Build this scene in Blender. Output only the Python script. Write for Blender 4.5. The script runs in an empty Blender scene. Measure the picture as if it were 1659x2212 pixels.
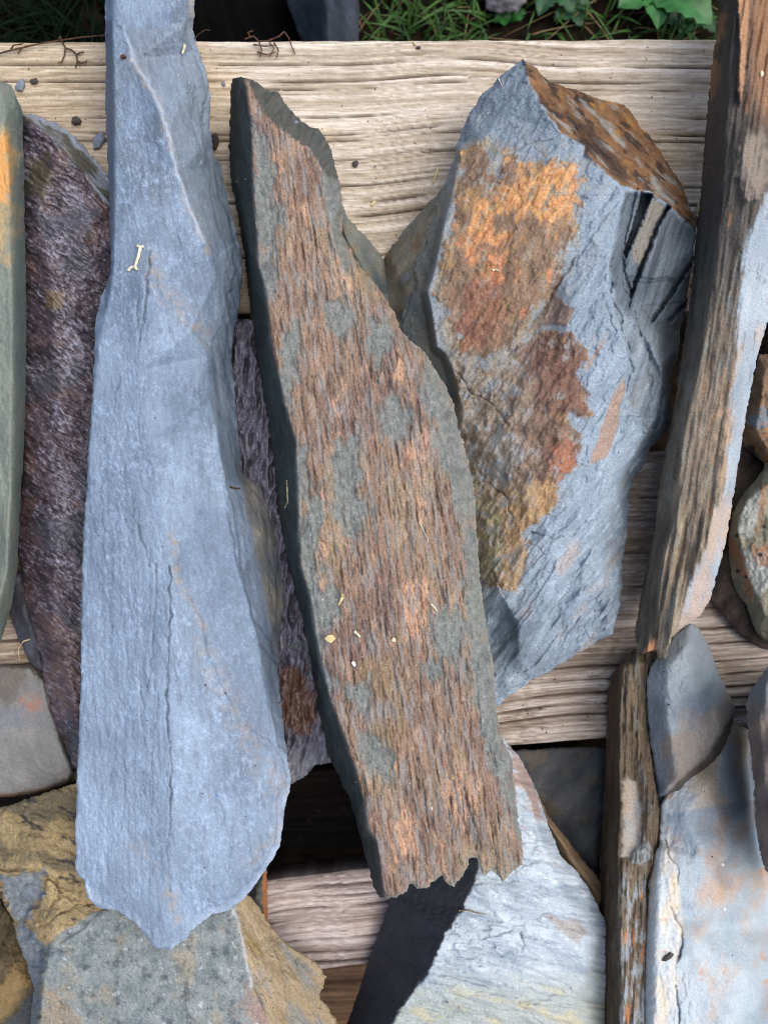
import bpy, math, random
import numpy as np
from mathutils import Vector, geometry

random.seed(4)
SC = bpy.context.scene
COL = SC.collection

# ------------------------------------------------------------------ camera, sky, sun, exposure
MM = 0.001
S0 = 0.24                      # millimetres per drawing unit on the deck of the pallet
CX, CY = 829.5, 1106.0         # drawing unit under the camera
HCAM = 444.0                   # camera height over the deck, mm
cam_data = bpy.data.cameras.new('camera')
cam = bpy.data.objects.new('camera', cam_data)
COL.objects.link(cam)
cam.location = (0, 0, HCAM * MM)
cam_data.sensor_fit = 'VERTICAL'
cam_data.sensor_height = 36
cam_data.lens = 18.0 / (1106.0 * S0 / HCAM)
cam_data.clip_start = 0.01
cam_data.clip_end = 200
cam_data.dof.use_dof = True
cam_data.dof.focus_distance = (HCAM - 50) * MM
cam_data.dof.aperture_fstop = 8.5
SC.camera = cam

SUN_ELEV, SUN_AZ = 64.0, 80.0      # degrees; azimuth clockwise from the top of the picture
world = bpy.data.worlds.new('World')
SC.world = world
world.use_nodes = True
wn = world.node_tree
sky = wn.nodes.new('ShaderNodeTexSky')
sky.sky_type = 'NISHITA'
sky.sun_disc = False
sky.sun_elevation = math.radians(SUN_ELEV)
sky.sun_rotation = math.radians(SUN_AZ)
sky.dust_density = 4.0
sky.ozone_density = 0.6
wn.links.new(sky.outputs[0], wn.nodes['Background'].inputs[0])
wn.nodes['Background'].inputs[1].default_value = 0.13

sun_data = bpy.data.lights.new('sun', 'SUN')
sun_data.energy = 1.7
sun_data.angle = math.radians(75)
sun_data.color = (1.0, 0.97, 0.93)
sun = bpy.data.objects.new('sun', sun_data)
COL.objects.link(sun)
a, e = math.radians(SUN_AZ), math.radians(SUN_ELEV)
sdir = Vector((math.sin(a) * math.cos(e), math.cos(a) * math.cos(e), math.sin(e)))
sun.rotation_euler = sdir.to_track_quat('Z', 'Y').to_euler()
sun.location = sdir * 5

SC.view_settings.view_transform = 'Standard'
SC.view_settings.look = 'None'
SC.view_settings.exposure = 0.45
SC.view_settings.gamma = 1
SC.view_settings.use_curve_mapping = False
SC.cycles.use_denoising = True
SC.cycles.max_bounces = 6
SC.cycles.pixel_filter_type = 'BLACKMAN_HARRIS'
SC.cycles.filter_width = 1.05

# ------------------------------------------------------------------ numeric helpers
def lin(c):
    c = np.asarray(c, float) / 255.0
    return np.where(c <= 0.04045, c / 12.92, ((c + 0.055) / 1.055) ** 2.4)

def S(r, g, b): return lin((r, g, b))

def sm(a, b, t):
    t = np.clip((t - a) / (b - a), 0, 1)
    return t * t * (3 - 2 * t)

def mix(a, b, t):
    t = np.asarray(t)
    if t.ndim: t = t[..., None]
    return a * (1 - t) + b * t

def _hash(ix, iy, seed):
    h = (ix.astype(np.uint32) * np.uint32(374761393) + iy.astype(np.uint32) * np.uint32(668265263)
         + np.uint32((seed * 2246822519 + 3266489917) & 0xffffffff))
    h ^= h >> np.uint32(13); h *= np.uint32(1274126177); h ^= h >> np.uint32(16)
    h *= np.uint32(2246822519); h ^= h >> np.uint32(15)
    return h

_ANG = np.arange(256) * (2 * math.pi / 256)
_GX, _GY = np.cos(_ANG), np.sin(_ANG)

def perlin(x, y, seed):
    xf, yf = np.floor(x), np.floor(y)
    ix, iy = xf.astype(np.int64), yf.astype(np.int64)
    fx, fy = x - xf, y - yf
    u = fx * fx * fx * (fx * (fx * 6 - 15) + 10)
    v = fy * fy * fy * (fy * (fy * 6 - 15) + 10)
    def g(ox, oy):
        k = (_hash((ix + ox) & 0xffffffff, (iy + oy) & 0xffffffff, seed) & np.uint32(255)).astype(np.int64)
        return _GX[k] * (fx - ox) + _GY[k] * (fy - oy)
    a0 = g(0, 0); a1 = g(1, 0); b0 = g(0, 1); b1 = g(1, 1)
    a0 += u * (a1 - a0); b0 += u * (b1 - b0)
    return (a0 + v * (b0 - a0)) * 1.5

def fb(x, y, scale, octv=4, ang=0.0, st=1.0, seed=0, gain=0.5):
    """fractal noise about -1..1; features `scale` units wide, st times longer along direction ang
    (degrees from the picture's vertical, positive leaning to the right at the bottom)"""
    a = math.radians(ang)
    along = x * math.sin(a) + y * math.cos(a)
    across = x * math.cos(a) - y * math.sin(a)
    u, v = across / scale, along / (scale * st)
    out = 0; amp = 1; tot = 0
    for k in range(octv):
        out = out + amp * perlin(u + 17.3 * k, v - 9.1 * k, seed * 31 + k)
        tot += amp; amp *= gain; u = u * 2.03; v = v * 2.03
    return out / tot * 1.35

def ridge(*a, **k): return 1 - np.abs(fb(*a, **k)) * 2

def poly_sd(x, y, P):
    """signed distance to a polygon, positive inside"""
    d2 = np.full(x.shape, 1e18); ins = np.zeros(x.shape, bool)
    n = len(P)
    for i in range(n):
        ax, ay = P[i][0], P[i][1]; bx, by = P[(i + 1) % n][0], P[(i + 1) % n][1]
        ex, ey = bx - ax, by - ay
        L = ex * ex + ey * ey
        if L < 1e-9: continue
        t = np.clip(((x - ax) * ex + (y - ay) * ey) / L, 0, 1)
        d2 = np.minimum(d2, (x - ax - t * ex) ** 2 + (y - ay - t * ey) ** 2)
        if ay != by:
            c = ((ay > y) != (by > y)) & (x < (y - ay) * ex / ey + ax)
            ins ^= c
    d = np.sqrt(d2)
    return np.where(ins, d, -d)

def line_d(x, y, P):
    d2 = np.full(x.shape, 1e18)
    for i in range(len(P) - 1):
        ax, ay = P[i][0], P[i][1]; bx, by = P[i + 1][0], P[i + 1][1]
        ex, ey = bx - ax, by - ay
        L = max(ex * ex + ey * ey, 1e-9)
        t = np.clip(((x - ax) * ex + (y - ay) * ey) / L, 0, 1)
        d2 = np.minimum(d2, (x - ax - t * ex) ** 2 + (y - ay - t * ey) ** 2)
    return np.sqrt(d2)

def pmask(x, y, P, feather=6, namp=10, nscale=30, seed=0, st=1.0, ang=0, octv=4):
    """0..1 inside a stain whose edge is broken up by noise"""
    sd = poly_sd(x, y, P) + namp * fb(x, y, nscale, octv, ang, st, seed)
    return sm(-feather, feather, sd)

def crack(x, y, P, w=3, jit=5, seed=0):
    jx = x + jit * fb(x, y, 28, 3, seed=seed); jy = y + jit * fb(x, y, 28, 3, seed=seed + 50)
    return np.exp(-(line_d(jx, jy, P) / (w * (0.75 + 0.5 * fb(x, y, 40, 2, seed=seed + 60)))) ** 2) * (0.45 + 0.55 * sm(-0.25, 0.3, fb(x, y, 55, 3, seed=seed + 70)))

def terr(x, y, scale, levels=3, ang=0, st=2, seed=0, crisp=0.16):
    """cleavage terraces: flat plates with crisp broken edges, 0..1 steps"""
    n = fb(x, y, scale, 5, ang, st, seed, gain=0.55) * levels
    f = np.floor(n)
    return (f + sm(1 - crisp, 1, n - f)) / levels

def ledge(c, w, amp, drop, seed, scale=34, st=2, ang=0, crisp=2.2):
    """a lower layer laid bare along the broken rim"""
    return -drop * sm(crisp, -crisp, c.d - w + amp * fb(c.x, c.y, scale, 5, ang, st, seed, gain=0.6))

def W(x, y, h):
    """drawing units and height (mm) to metres"""
    k = S0 * (HCAM - h) / HCAM * MM
    return (x - CX) * k, (CY - y) * k, h * MM

# ------------------------------------------------------------------ object helpers
def tag(o, label=None, cat=None, group=None, kind=None):
    if label: o['label'] = label
    if cat: o['category'] = cat
    if group: o['group'] = group
    if kind: o['kind'] = kind
    return o

def empty(name, loc):
    o = bpy.data.objects.new(name, None)
    o.empty_display_size = 0.02
    o.location = loc
    COL.objects.link(o)
    return o

def mesh_obj(name, V, quads, tris, mat, parent=None, smooth=True, cols=None, origin=None):
    V = np.asarray(V, float)
    if origin is None: origin = (float(V[:, 0].mean()), float(V[:, 1].mean()), float(V[:, 2].min()))
    me = bpy.data.meshes.new(name)
    nq, nt = len(quads), len(tris)
    me.vertices.add(len(V))
    me.vertices.foreach_set('co', (V - np.array(origin)).astype(np.float32).ravel())
    me.loops.add(nq * 4 + nt * 3)
    li = np.concatenate([np.asarray(quads, np.int32).ravel(), np.asarray(tris, np.int32).ravel()]).astype(np.int32)
    me.loops.foreach_set('vertex_index', li)
    me.polygons.add(nq + nt)
    ls = np.concatenate([np.arange(nq) * 4, nq * 4 + np.arange(nt) * 3]).astype(np.int32)
    me.polygons.foreach_set('loop_start', ls)
    me.polygons.foreach_set('use_smooth', np.full(nq + nt, smooth))
    me.update(calc_edges=True)
    if cols is not None:
        at = me.color_attributes.new('mineral', 'FLOAT_COLOR', 'POINT')
        c4 = np.ones((len(V), 4), np.float32); c4[:, :3] = np.clip(cols, 0.0015, 0.9)
        at.data.foreach_set('color', c4.ravel())
    me.materials.append(mat)
    o = bpy.data.objects.new(name, me)
    COL.objects.link(o)
    o.location = origin
    if parent is not None:
        o.parent = parent
        o.location = Vector(origin) - parent.location
    return o

# ------------------------------------------------------------------ materials
def mineral_mat(name, rough=0.7, spec=0.25, fine=1400, bump=0.35, bdist=0.0004, speck=0.25, stretch=(1, 1, 1), rvar=0.12, ang=0):
    """stone or wood: colour of the minerals on the surface, broken up by fine node noise, with node relief"""
    m = bpy.data.materials.new(name); m.use_nodes = True
    nt = m.node_tree; N = nt.nodes; L = nt.links
    b = N['Principled BSDF']
    at = N.new('ShaderNodeAttribute'); at.attribute_name = 'mineral'
    tc = N.new('ShaderNodeTexCoord'); mp = N.new('ShaderNodeMapping')
    mp.inputs['Scale'].default_value = stretch
    mp.inputs['Rotation'].default_value = (0, 0, math.radians(ang))
    L.new(tc.outputs['Object'], mp.inputs['Vector'])
    n1 = N.new('ShaderNodeTexNoise'); n1.inputs['Scale'].default_value = fine; n1.inputs['Detail'].default_value = 5
    n1.inputs['Roughness'].default_value = 0.65
    n2 = N.new('ShaderNodeTexNoise'); n2.inputs['Scale'].default_value = fine * 0.22; n2.inputs['Detail'].default_value = 6
    n2.inputs['Roughness'].default_value = 0.6
    L.new(mp.outputs[0], n1.inputs['Vector']); L.new(mp.outputs[0], n2.inputs['Vector'])
    mr = N.new('ShaderNodeMapRange')
    mr.inputs['From Min'].default_value = 0.33; mr.inputs['From Max'].default_value = 0.67; mr.clamp = False
    mr.inputs['To Min'].default_value = 1 - speck; mr.inputs['To Max'].default_value = 1 + speck
    L.new(n1.outputs['Fac'], mr.inputs['Value'])
    mu = N.new('ShaderNodeVectorMath'); mu.operation = 'SCALE'
    L.new(at.outputs['Color'], mu.inputs[0]); L.new(mr.outputs[0], mu.inputs['Scale'])
    L.new(mu.outputs[0], b.inputs['Base Color'])
    ad = N.new('ShaderNodeMath'); ad.operation = 'ADD'
    L.new(n1.outputs['Fac'], ad.inputs[0]); L.new(n2.outputs['Fac'], ad.inputs[1])
    bp = N.new('ShaderNodeBump'); bp.inputs['Strength'].default_value = bump; bp.inputs['Distance'].default_value = bdist
    L.new(ad.outputs[0], bp.inputs['Height']); L.new(bp.outputs[0], b.inputs['Normal'])
    rr = N.new('ShaderNodeMapRange'); rr.inputs['To Min'].default_value = rough - rvar; rr.inputs['To Max'].default_value = rough + rvar
    L.new(n2.outputs['Fac'], rr.inputs['Value']); L.new(rr.outputs[0], b.inputs['Roughness'])
    b.inputs['Specular IOR Level'].default_value = spec
    return m

def plain_mat(name, c1, c2, scale=300, rough=0.7, spec=0.3, bump=0.3, stretch=(1, 1, 1), trans=0.0):
    m = bpy.data.materials.new(name); m.use_nodes = True
    nt = m.node_tree; N = nt.nodes; L = nt.links; b = N['Principled BSDF']
    tc = N.new('ShaderNodeTexCoord'); mp = N.new('ShaderNodeMapping'); mp.inputs['Scale'].default_value = stretch
    L.new(tc.outputs['Object'], mp.inputs['Vector'])
    n = N.new('ShaderNodeTexNoise'); n.inputs['Scale'].default_value = scale; n.inputs['Detail'].default_value = 6
    L.new(mp.outputs[0], n.inputs['Vector'])
    r = N.new('ShaderNodeValToRGB')
    r.color_ramp.elements[0].position = 0.3; r.color_ramp.elements[1].position = 0.7
    r.color_ramp.elements[0].color = (*c1, 1); r.color_ramp.elements[1].color = (*c2, 1)
    L.new(n.outputs['Fac'], r.inputs['Fac']); L.new(r.outputs['Color'], b.inputs['Base Color'])
    bp = N.new('ShaderNodeBump'); bp.inputs['Strength'].default_value = bump; bp.inputs['Distance'].default_value = 0.0006
    L.new(n.outputs['Fac'], bp.inputs['Height']); L.new(bp.outputs[0], b.inputs['Normal'])
    b.inputs['Roughness'].default_value = rough
    b.inputs['Specular IOR Level'].default_value = spec
    if trans: b.inputs['Subsurface Weight'].default_value = 0
    return m

M_SLATE = mineral_mat('slate_smooth', rough=0.62, spec=0.3, fine=1300, bump=0.45, speck=0.15)
M_RUST = mineral_mat('slate_weathered', rough=0.72, spec=0.22, fine=1100, bump=0.6, bdist=0.0006, speck=0.24)
M_CRINK = mineral_mat('slate_crinkled', rough=0.38, spec=0.6, fine=900, bump=0.4, bdist=0.0006, speck=0.22)
M_DULL = mineral_mat('slate_dull_for_shade', rough=0.95, spec=0.04, fine=1100, bump=0.4, speck=0.2)  # dull finish: keeps the slates behind the pallet as black as deep shade
M_WOOD = mineral_mat('weathered_pine', rough=0.8, spec=0.15, fine=1300, bump=0.4, bdist=0.0003, speck=0.2, stretch=(0.12, 1, 1))

# ------------------------------------------------------------------ the stone builder
TOPS = []

class Ctx: pass

def blur(h, r):
    for _ in range(2):
        for ax in (0, 1):
            p = np.pad(h, [(r, r) if k == ax else (0, 0) for k in (0, 1)], mode='edge')
            c = np.cumsum(p, axis=ax)
            c = np.concatenate([np.zeros_like(np.take(c, [0], ax)), c], axis=ax)
            n = 2 * r + 1
            h = (np.take(c, range(n, c.shape[ax]), ax) - np.take(c, range(0, c.shape[ax] - n), ax)) / n
    return h

def surface(x0, y0, nx, ny, sp, outline, creases, pts):
    """facet heights between the given ridges, valleys and points"""
    P, E = [], []
    def add(poly, closed):
        i0 = len(P)
        P.extend(poly)
        n = len(poly)
        for i in range(n - (0 if closed else 1)): E.append((i0 + i, i0 + (i + 1) % n))
    add(outline, True)
    for c in creases: add(c, False)
    P.extend(pts)
    src = np.array(P, float)
    res = geometry.delaunay_2d_cdt([Vector((p[0], p[1])) for p in P], E, [], 0, 1e-4)
    vs, fs, ov = res[0], res[2], res[3]
    V = np.array([(v.x, v.y) for v in vs])
    hv = np.zeros(len(V))
    for i, o in enumerate(ov):
        if len(o): hv[i] = np.mean([src[k][2] for k in o])
        else:
            d = np.hypot(src[:, 0] - V[i, 0], src[:, 1] - V[i, 1]) + 1e-3
            k = np.argsort(d)[:3]; w = 1 / d[k]; hv[i] = (src[k, 2] * w).sum() / w.sum()
    H = np.full((ny, nx), np.nan)
    for f in fs:
        if len(f) != 3: continue
        A, B, C = V[f[0]], V[f[1]], V[f[2]]
        xa, xb = min(A[0], B[0], C[0]), max(A[0], B[0], C[0])
        ya, yb = min(A[1], B[1], C[1]), max(A[1], B[1], C[1])
        c0 = max(0, int((xa - x0) / sp) - 1); c1 = min(nx, int((xb - x0) / sp) + 2)
        r0 = max(0, int((ya - y0) / sp) - 1); r1 = min(ny, int((yb - y0) / sp) + 2)
        if c1 <= c0 or r1 <= r0: continue
        gx, gy = np.meshgrid(x0 + np.arange(c0, c1) * sp, y0 + np.arange(r0, r1) * sp)
        det = (B[1] - C[1]) * (A[0] - C[0]) + (C[0] - B[0]) * (A[1] - C[1])
        if abs(det) < 1e-9: continue
        l1 = ((B[1] - C[1]) * (gx - C[0]) + (C[0] - B[0]) * (gy - C[1])) / det
        l2 = ((C[1] - A[1]) * (gx - C[0]) + (A[0] - C[0]) * (gy - C[1])) / det
        l3 = 1 - l1 - l2
        m = (l1 >= -1e-6) & (l2 >= -1e-6) & (l3 >= -1e-6)
        sub = H[r0:r1, c0:c1]
        sub[m] = (l1 * hv[f[0]] + l2 * hv[f[1]] + l3 * hv[f[2]])[m]
    for _ in range(400):                     # carry the rim outwards over the margin
        bad = np.isnan(H)
        if not bad.any(): break
        acc = np.zeros_like(H); cnt = np.zeros_like(H)
        for dr, dc in ((0, 1), (0, -1), (1, 0), (-1, 0)):
            R = np.roll(H, (dr, dc), (0, 1)); ok = ~np.isnan(R)
            acc[ok] += R[ok]; cnt[ok] += 1
        fill = bad & (cnt > 0)
        if not fill.any(): break
        H[fill] = acc[fill] / cnt[fill]
    return np.nan_to_num(H, nan=20.0)

def stone(name, label, outline, creases=(), pts=(), base=2, relief=None, color=None, mat=None, sp=2.3,
          rough=(4, 26), soft=2, edge=(9, 1.6), taper=0.18, cat='stone', group=None, seed=0, strata=1.2, parent=None, wallcol=None, grain=(0.14, 0.17)):
    O = np.array(outline, float)
    x0, y0 = O[:, 0].min() - 14, O[:, 1].min() - 14
    x0, y0 = max(x0, -80), max(y0, -80)
    x1, y1 = min(O[:, 0].max() + 14, 1740), min(O[:, 1].max() + 14, 2290)
    nx, ny = int((x1 - x0) / sp) + 2, int((y1 - y0) / sp) + 2
    H = surface(x0, y0, nx, ny, sp, [tuple(p) for p in outline], creases, list(pts))
    if soft: H = blur(H, soft)
    GX, GY = np.meshgrid(x0 + np.arange(nx) * sp, y0 + np.arange(ny) * sp)
    sd = poly_sd(GX, GY, outline) + rough[0] * fb(GX, GY, rough[1], 4, seed=seed + 900)
    gy_, gx_ = np.gradient(sd, sp)
    gl = np.hypot(gx_, gy_) + 1e-6
    msk = sd > -0.55 * sp
    quad = msk[:-1, :-1] & msk[1:, :-1] & msk[1:, 1:] & msk[:-1, 1:]
    used = np.zeros_like(msk)
    used[:-1, :-1] |= quad; used[1:, :-1] |= quad; used[1:, 1:] |= quad; used[:-1, 1:] |= quad
    idx = -np.ones(msk.shape, np.int64); idx[used] = np.arange(used.sum())
    q = np.stack([idx[:-1, :-1][quad], idx[1:, :-1][quad], idx[1:, 1:][quad], idx[:-1, 1:][quad]], 1)
    x, y, d = GX[used].copy(), GY[used].copy(), sd[used].copy()
    nxv, nyv = (gx_ / gl)[used], (gy_ / gl)[used]
    near = np.abs(d) < 0.55 * sp
    x[near] -= (d / np.maximum(gl[used], 0.4))[near] * nxv[near]
    y[near] -= (d / np.maximum(gl[used], 0.4))[near] * nyv[near]
    d = np.maximum(np.where(near, 0, d), 0)
    c = Ctx(); c.x, c.y, c.d, c.h = x, y, d, H[used]
    hh = c.h.copy()
    if relief is not None:
        hh = hh + relief(c)
    hh = hh + grain[0] * (fb(x, y, 4.2, 2, 0, 1, seed + 300) + 0.8 * fb(x, y, 10, 3, 20, 1.4, seed + 301, gain=0.7))
    w, drop = edge
    t = np.clip(1 - d / w, 0, 1)
    hh -= drop * (1 - np.sqrt(np.maximum(1 - t * t, 0)))
    hh = np.maximum(hh, base + 1.0)
    c.hh = hh
    cols = color(c) if color is not None else np.tile(S(120, 120, 120), (len(x), 1))
    g_ = 0.6 * fb(x, y, 3.0, 2, 0, 1, seed + 302, gain=0.8) + 0.6 * fb(x, y, 8, 4, 15, 1.5, seed + 303, gain=0.8)
    cols = cols * (1 + grain[1] * g_)[:, None]
    X, Y, Z = W(x, y, hh)
    top = np.stack([X, Y, Z], 1)
    n = len(x)
    # rim: directed edges of the top used once
    ed = np.concatenate([q[:, [0, 1]], q[:, [1, 2]], q[:, [2, 3]], q[:, [3, 0]]])
    key, rev = ed[:, 0] * n + ed[:, 1], ed[:, 1] * n + ed[:, 0]
    be = ed[~np.isin(key, rev)]
    bv = np.unique(be)
    loc = -np.ones(n, np.int64); loc[bv] = np.arange(len(bv))
    ts = [0, 0.08, 0.22, 0.42, 0.65, 0.86, 1.0]
    bx, by, bh = x[bv], y[bv], hh[bv]
    sgy, sgx = np.gradient(blur(sd, 5), sp)
    sgx, sgy = sgx[used][bv], sgy[used][bv]; sgl = np.hypot(sgx, sgy) + 1e-6
    on = np.stack([-sgx / sgl, sgy / sgl], 1)
    rings, rc = [], []
    P0 = top[bv]
    for k, tt in enumerate(ts):
        z = bh + (base - bh) * tt
        rx, ry, rz = W(bx, by, z)
        out = (rx - P0[:, 0]) * on[:, 0] + (ry - P0[:, 1]) * on[:, 1]
        off = np.maximum(out, 0) + taper * (bh - z) * MM
        if 0 < tt < 1: off += strata * MM * (0.5 + 0.5 * fb(bx + 300 * k, by, 60, 3, seed=seed + 77)) * min(1, tt * 4)
        off = -np.minimum(off, 0.45 * d.max() * S0 * MM)
        rings.append(np.stack([rx + on[:, 0] * off, ry + on[:, 1] * off, z * MM], 1))
        cc = cols[bv] if wallcol is None else np.tile(wallcol, (len(bv), 1))
        rc.append(cc * (0.85 + 0.25 * fb(bx + 500 * k, by, 40, 3, seed=seed + 5))[:, None])
    V = [top] + rings; C = [cols] + rc
    m = len(bv)
    quads = [q]
    a_, b_ = loc[be[:, 0]], loc[be[:, 1]]
    for k in range(len(ts) - 1):
        o1, o2 = n + k * m, n + (k + 1) * m
        quads.append(np.stack([b_ + o1, a_ + o1, a_ + o2, b_ + o2], 1))
    cen = rings[-1].mean(0)
    ol = n + (len(ts) - 1) * m
    nxt = dict(zip(a_.tolist(), b_.tolist()))
    tl = []
    while nxt:                               # close the underside, loop by loop
        k0 = next(iter(nxt)); lp = [k0]; k = nxt.pop(k0)
        while k != k0 and k in nxt: lp.append(k); k = nxt.pop(k)
        if len(lp) < 3: continue
        lp = lp[::2] if len(lp) > 200 else lp
        R_ = rings[-1]
        for t3 in geometry.tessellate_polygon([[Vector((R_[i, 0], R_[i, 1], 0)) for i in lp]]):
            i, j, k3 = (lp[v] for v in t3)
            cr_ = (R_[j, 0] - R_[i, 0]) * (R_[k3, 1] - R_[i, 1]) - (R_[j, 1] - R_[i, 1]) * (R_[k3, 0] - R_[i, 0])
            tl.append((i, j, k3) if cr_ < 0 else (i, k3, j))
    tris = np.array(tl, np.int64).reshape(-1, 3) + ol
    o = mesh_obj(name, np.concatenate(V), np.concatenate(quads), tris, mat or M_RUST, parent, True, np.concatenate(C),
                 origin=(float(cen[0]), float(cen[1]), base * MM))
    if parent is None: tag(o, label, cat, group)
    Hf = np.full(msk.shape, np.nan); Hf[used] = hh
    TOPS.append((x0, y0, sp, Hf))
    return o

def top_h(x, y):
    best = 0.0
    for x0, y0, sp, Hf in TOPS:
        c, r = int(round((x - x0) / sp)), int(round((y - y0) / sp))
        if 0 <= r < Hf.shape[0] and 0 <= c < Hf.shape[1] and not np.isnan(Hf[r, c]):
            best = max(best, Hf[r, c])
    return best

# ------------------------------------------------------------------ setting: ground, pallet
GZ = -128.0
def ground_mat():
    m = plain_mat('soil', S(16, 14, 12), S(46, 38, 30), scale=90, rough=0.95, spec=0.04, bump=0.8)
    return m
M_SOIL = ground_mat()
def make_ground():
    xs = np.concatenate([[-40, -10, -3, -1], np.arange(-0.5, 0.5001, 0.01), [1, 3, 10, 40]])
    ys = xs.copy()
    X, Y = np.meshgrid(xs, ys)
    Z = GZ * MM + 0.010 * fb(X * 1000, Y * 1000, 90, 4, seed=3) * (np.abs(X) < 0.6) * (np.abs(Y) < 0.6)
    n, k = X.shape
    I = np.arange(n * k).reshape(n, k)
    q = np.stack([I[:-1, :-1], I[:-1, 1:], I[1:, 1:], I[1:, :-1]], -1).reshape(-1, 4)
    o = mesh_obj('ground', np.stack([X.ravel(), Y.ravel(), Z.ravel()], 1), q, np.zeros((0, 3)), M_SOIL, origin=(0, 0, GZ * MM))
    tag(o, kind='structure')
make_ground()

def wood_relief_color(x, y, v, seed, lo, mid, hi, cracks, grey=0.0, depth=1.0):
    wv = v + 4 * fb(x, v, 300, 2, 90, 3, seed) + 0.7 * fb(x, v, 40, 2, 90, 6, seed + 1)
    g1 = fb(x, wv, 20, 4, 90, 80, seed + 2, gain=0.7)          # broad bands
    g2 = fb(x, wv, 4.0, 3, 90, 90, seed + 3, gain=0.75)         # fine fibres
    g3 = np.abs(fb(x, wv, 15, 2, 90, 70, seed + 7))            # late-wood lines
    ln = np.exp(-(g3 / 0.045) ** 2) * sm(-0.3, 0.3, fb(x, y, 60, 3, 90, 4, seed + 8))
    h = depth * (0.12 * g1 + 0.2 * g2 - 0.35 * ln)
    t = np.clip(0.6 + 0.42 * g1 + 0.42 * g2, 0, 1)
    c = mix(lo, mid, sm(0.0, 0.5, t)); c = mix(c, hi, sm(0.45, 0.95, t))
    c = mix(c, lo * 0.85, ln * 0.6)
    blot = sm(0.1, 0.7, fb(x, y, 120, 4, 90, 2, seed + 4))
    c = mix(c, c * np.array([0.86, 0.84, 0.82]), blot)
    c = mix(c, c * np.array([1.05, 0.97, 0.84]), sm(0.0, 0.6, fb(x, y, 220, 3, 90, 1.5, seed + 5)))
    gs = 0.7 * fb(x, y, 3.4, 2, 90, 1.6, seed + 95, gain=0.8) + 0.7 * fb(x, y, 9, 4, 90, 1.8, seed + 96, gain=0.8)
    c = c * (1 + 0.16 * gs)[..., None]
    h = h + 0.12 * gs
    c = mix(c, c * np.array([0.96, 0.86, 0.68]), sm(520, 60, x + 160 * fb(x, y, 160, 3, 90, 2, seed + 9)) * 0.55)
    fleck = sm(0.36, 0.6, fb(x, y, 7, 4, 90, 1.5, seed + 6, gain=0.7)) * sm(-0.2, 0.4, fb(x, y, 90, 3, seed=seed + 97))
    c = mix(c, S(95, 72, 56), fleck * 0.5)
    for i, cv in enumerate(cracks):
        br = sm(-0.3, 0.25, fb(x, x * 0 + 50 * i, 240, 3, 90, 1, seed + 20 + i) + 0.1)
        wd = 1.3 + 1.3 * br * (0.6 + 0.6 * fb(x, y, 40, 3, 90, 4, seed + 90 + i))
        k = np.exp(-((wv - cv) / wd) ** 2) * br
        h = h - 2.2 * k * depth
        c = mix(c, S(46, 36, 30), np.clip(k * 1.15, 0, 1) * 0.92)
    return h, c

def board(name, ytop, slope, width, z, thick, vwarp, seed, lo, mid, hi, cracks, parent, xr=(-1000, 2660), sp=2.9, label=None, bend=None):
    k = (HCAM - z) / HCAM
    xs = np.concatenate([np.arange(xr[0], -40, 60), np.arange(-40, min(1700, xr[1]), sp * 1.5), np.arange(1720, xr[1] + 1, 60)]) if xr[0] < -40 else np.arange(xr[0], xr[1] + 1, sp * 1.5)
    vs = np.arange(0, width + 0.1, sp)
    X, Vv = np.meshgrid(xs, vs)
    Yd = ytop + slope * X + Vv + 2.0 * fb(X, Vv * 0, 120, 3, 90, 1, seed + 60)
    h, c = wood_relief_color(X, Yd, vwarp(X, Yd), seed, lo, mid, hi, cracks)
    rimd = np.minimum(Vv, width - Vv)
    t = np.clip(1 - rimd / 9, 0, 1)
    h = h - 2.2 * (1 - np.sqrt(np.maximum(0, 1 - t * t)))
    n, m = X.shape
    kx = S0 * k * MM
    px, py = (X - CX) * kx, (CY - Yd) * kx
    I = np.arange(n * m).reshape(n, m)
    q = [np.stack([I[:-1, :-1], I[1:, :-1], I[1:, 1:], I[:-1, 1:]], -1).reshape(-1, 4)]
    top = np.stack([px.ravel(), py.ravel(), ((z + h) * MM).ravel()], 1)
    cols = c.reshape(-1, 3)
    loop = np.concatenate([I[:, 0], I[-1, 1:], I[::-1, -1][1:], I[0, ::-1][1:-1]])   # counterclockwise from above
    L = len(loop)
    r1 = top[loop].copy(); r2 = top[loop].copy(); r2[:, 2] = (z - thick) * MM
    o1, o2 = n * m, n * m + L
    i0 = np.arange(L); i1 = (i0 + 1) % L
    q.append(np.stack([i1 + o1, i0 + o1, i0 + o2, i1 + o2], 1))
    cen = r2.mean(0)[None]
    tris = np.stack([i1 + o2, i0 + o2, np.full(L, o2 + L)], 1)
    o = mesh_obj(name, np.concatenate([top, r1, r2, cen]), np.concatenate(q), tris, M_WOOD, parent, True,
                 np.concatenate([cols, cols[loop] * 0.9, cols[loop] * 0.8, cols[:1]]))
    if label: o['label'] = label
    return o

pallet = empty('wooden_pallet', (0, 0, GZ * MM))
tag(pallet, 'weathered wooden pallet of pale cracked boards carrying all the slate stones', 'pallet')
arch = lambda X, Y: Y + (13 + 0.03 * (Y - 90)) * np.exp(-((X - 985) / 150.0) ** 2) - 5 * sm(1050, 1250, X)
board('deck_board', 88, -0.004, 590, 0, 22, arch, 11, S(116, 98, 80), S(177, 164, 145), S(218, 209, 197),
      [141, 176, 192, 252, 289, 303, 345, 402, 440, 470, 508, 560, 610], pallet)
arch2 = lambda X, Y: Y + 0.083 * (X - 700) + 14 * np.exp(-((X - 1230) / 170.0) ** 2)
board('deck_board', 1092, -0.083, 612, 0, 22, arch2, 21, S(88, 74, 64), S(150, 136, 124), S(208, 199, 190),
      [1140, 1190, 1260, 1330, 1385, 1430, 1462, 1500, 1528, 1556, 1580, 1602], pallet)
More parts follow.
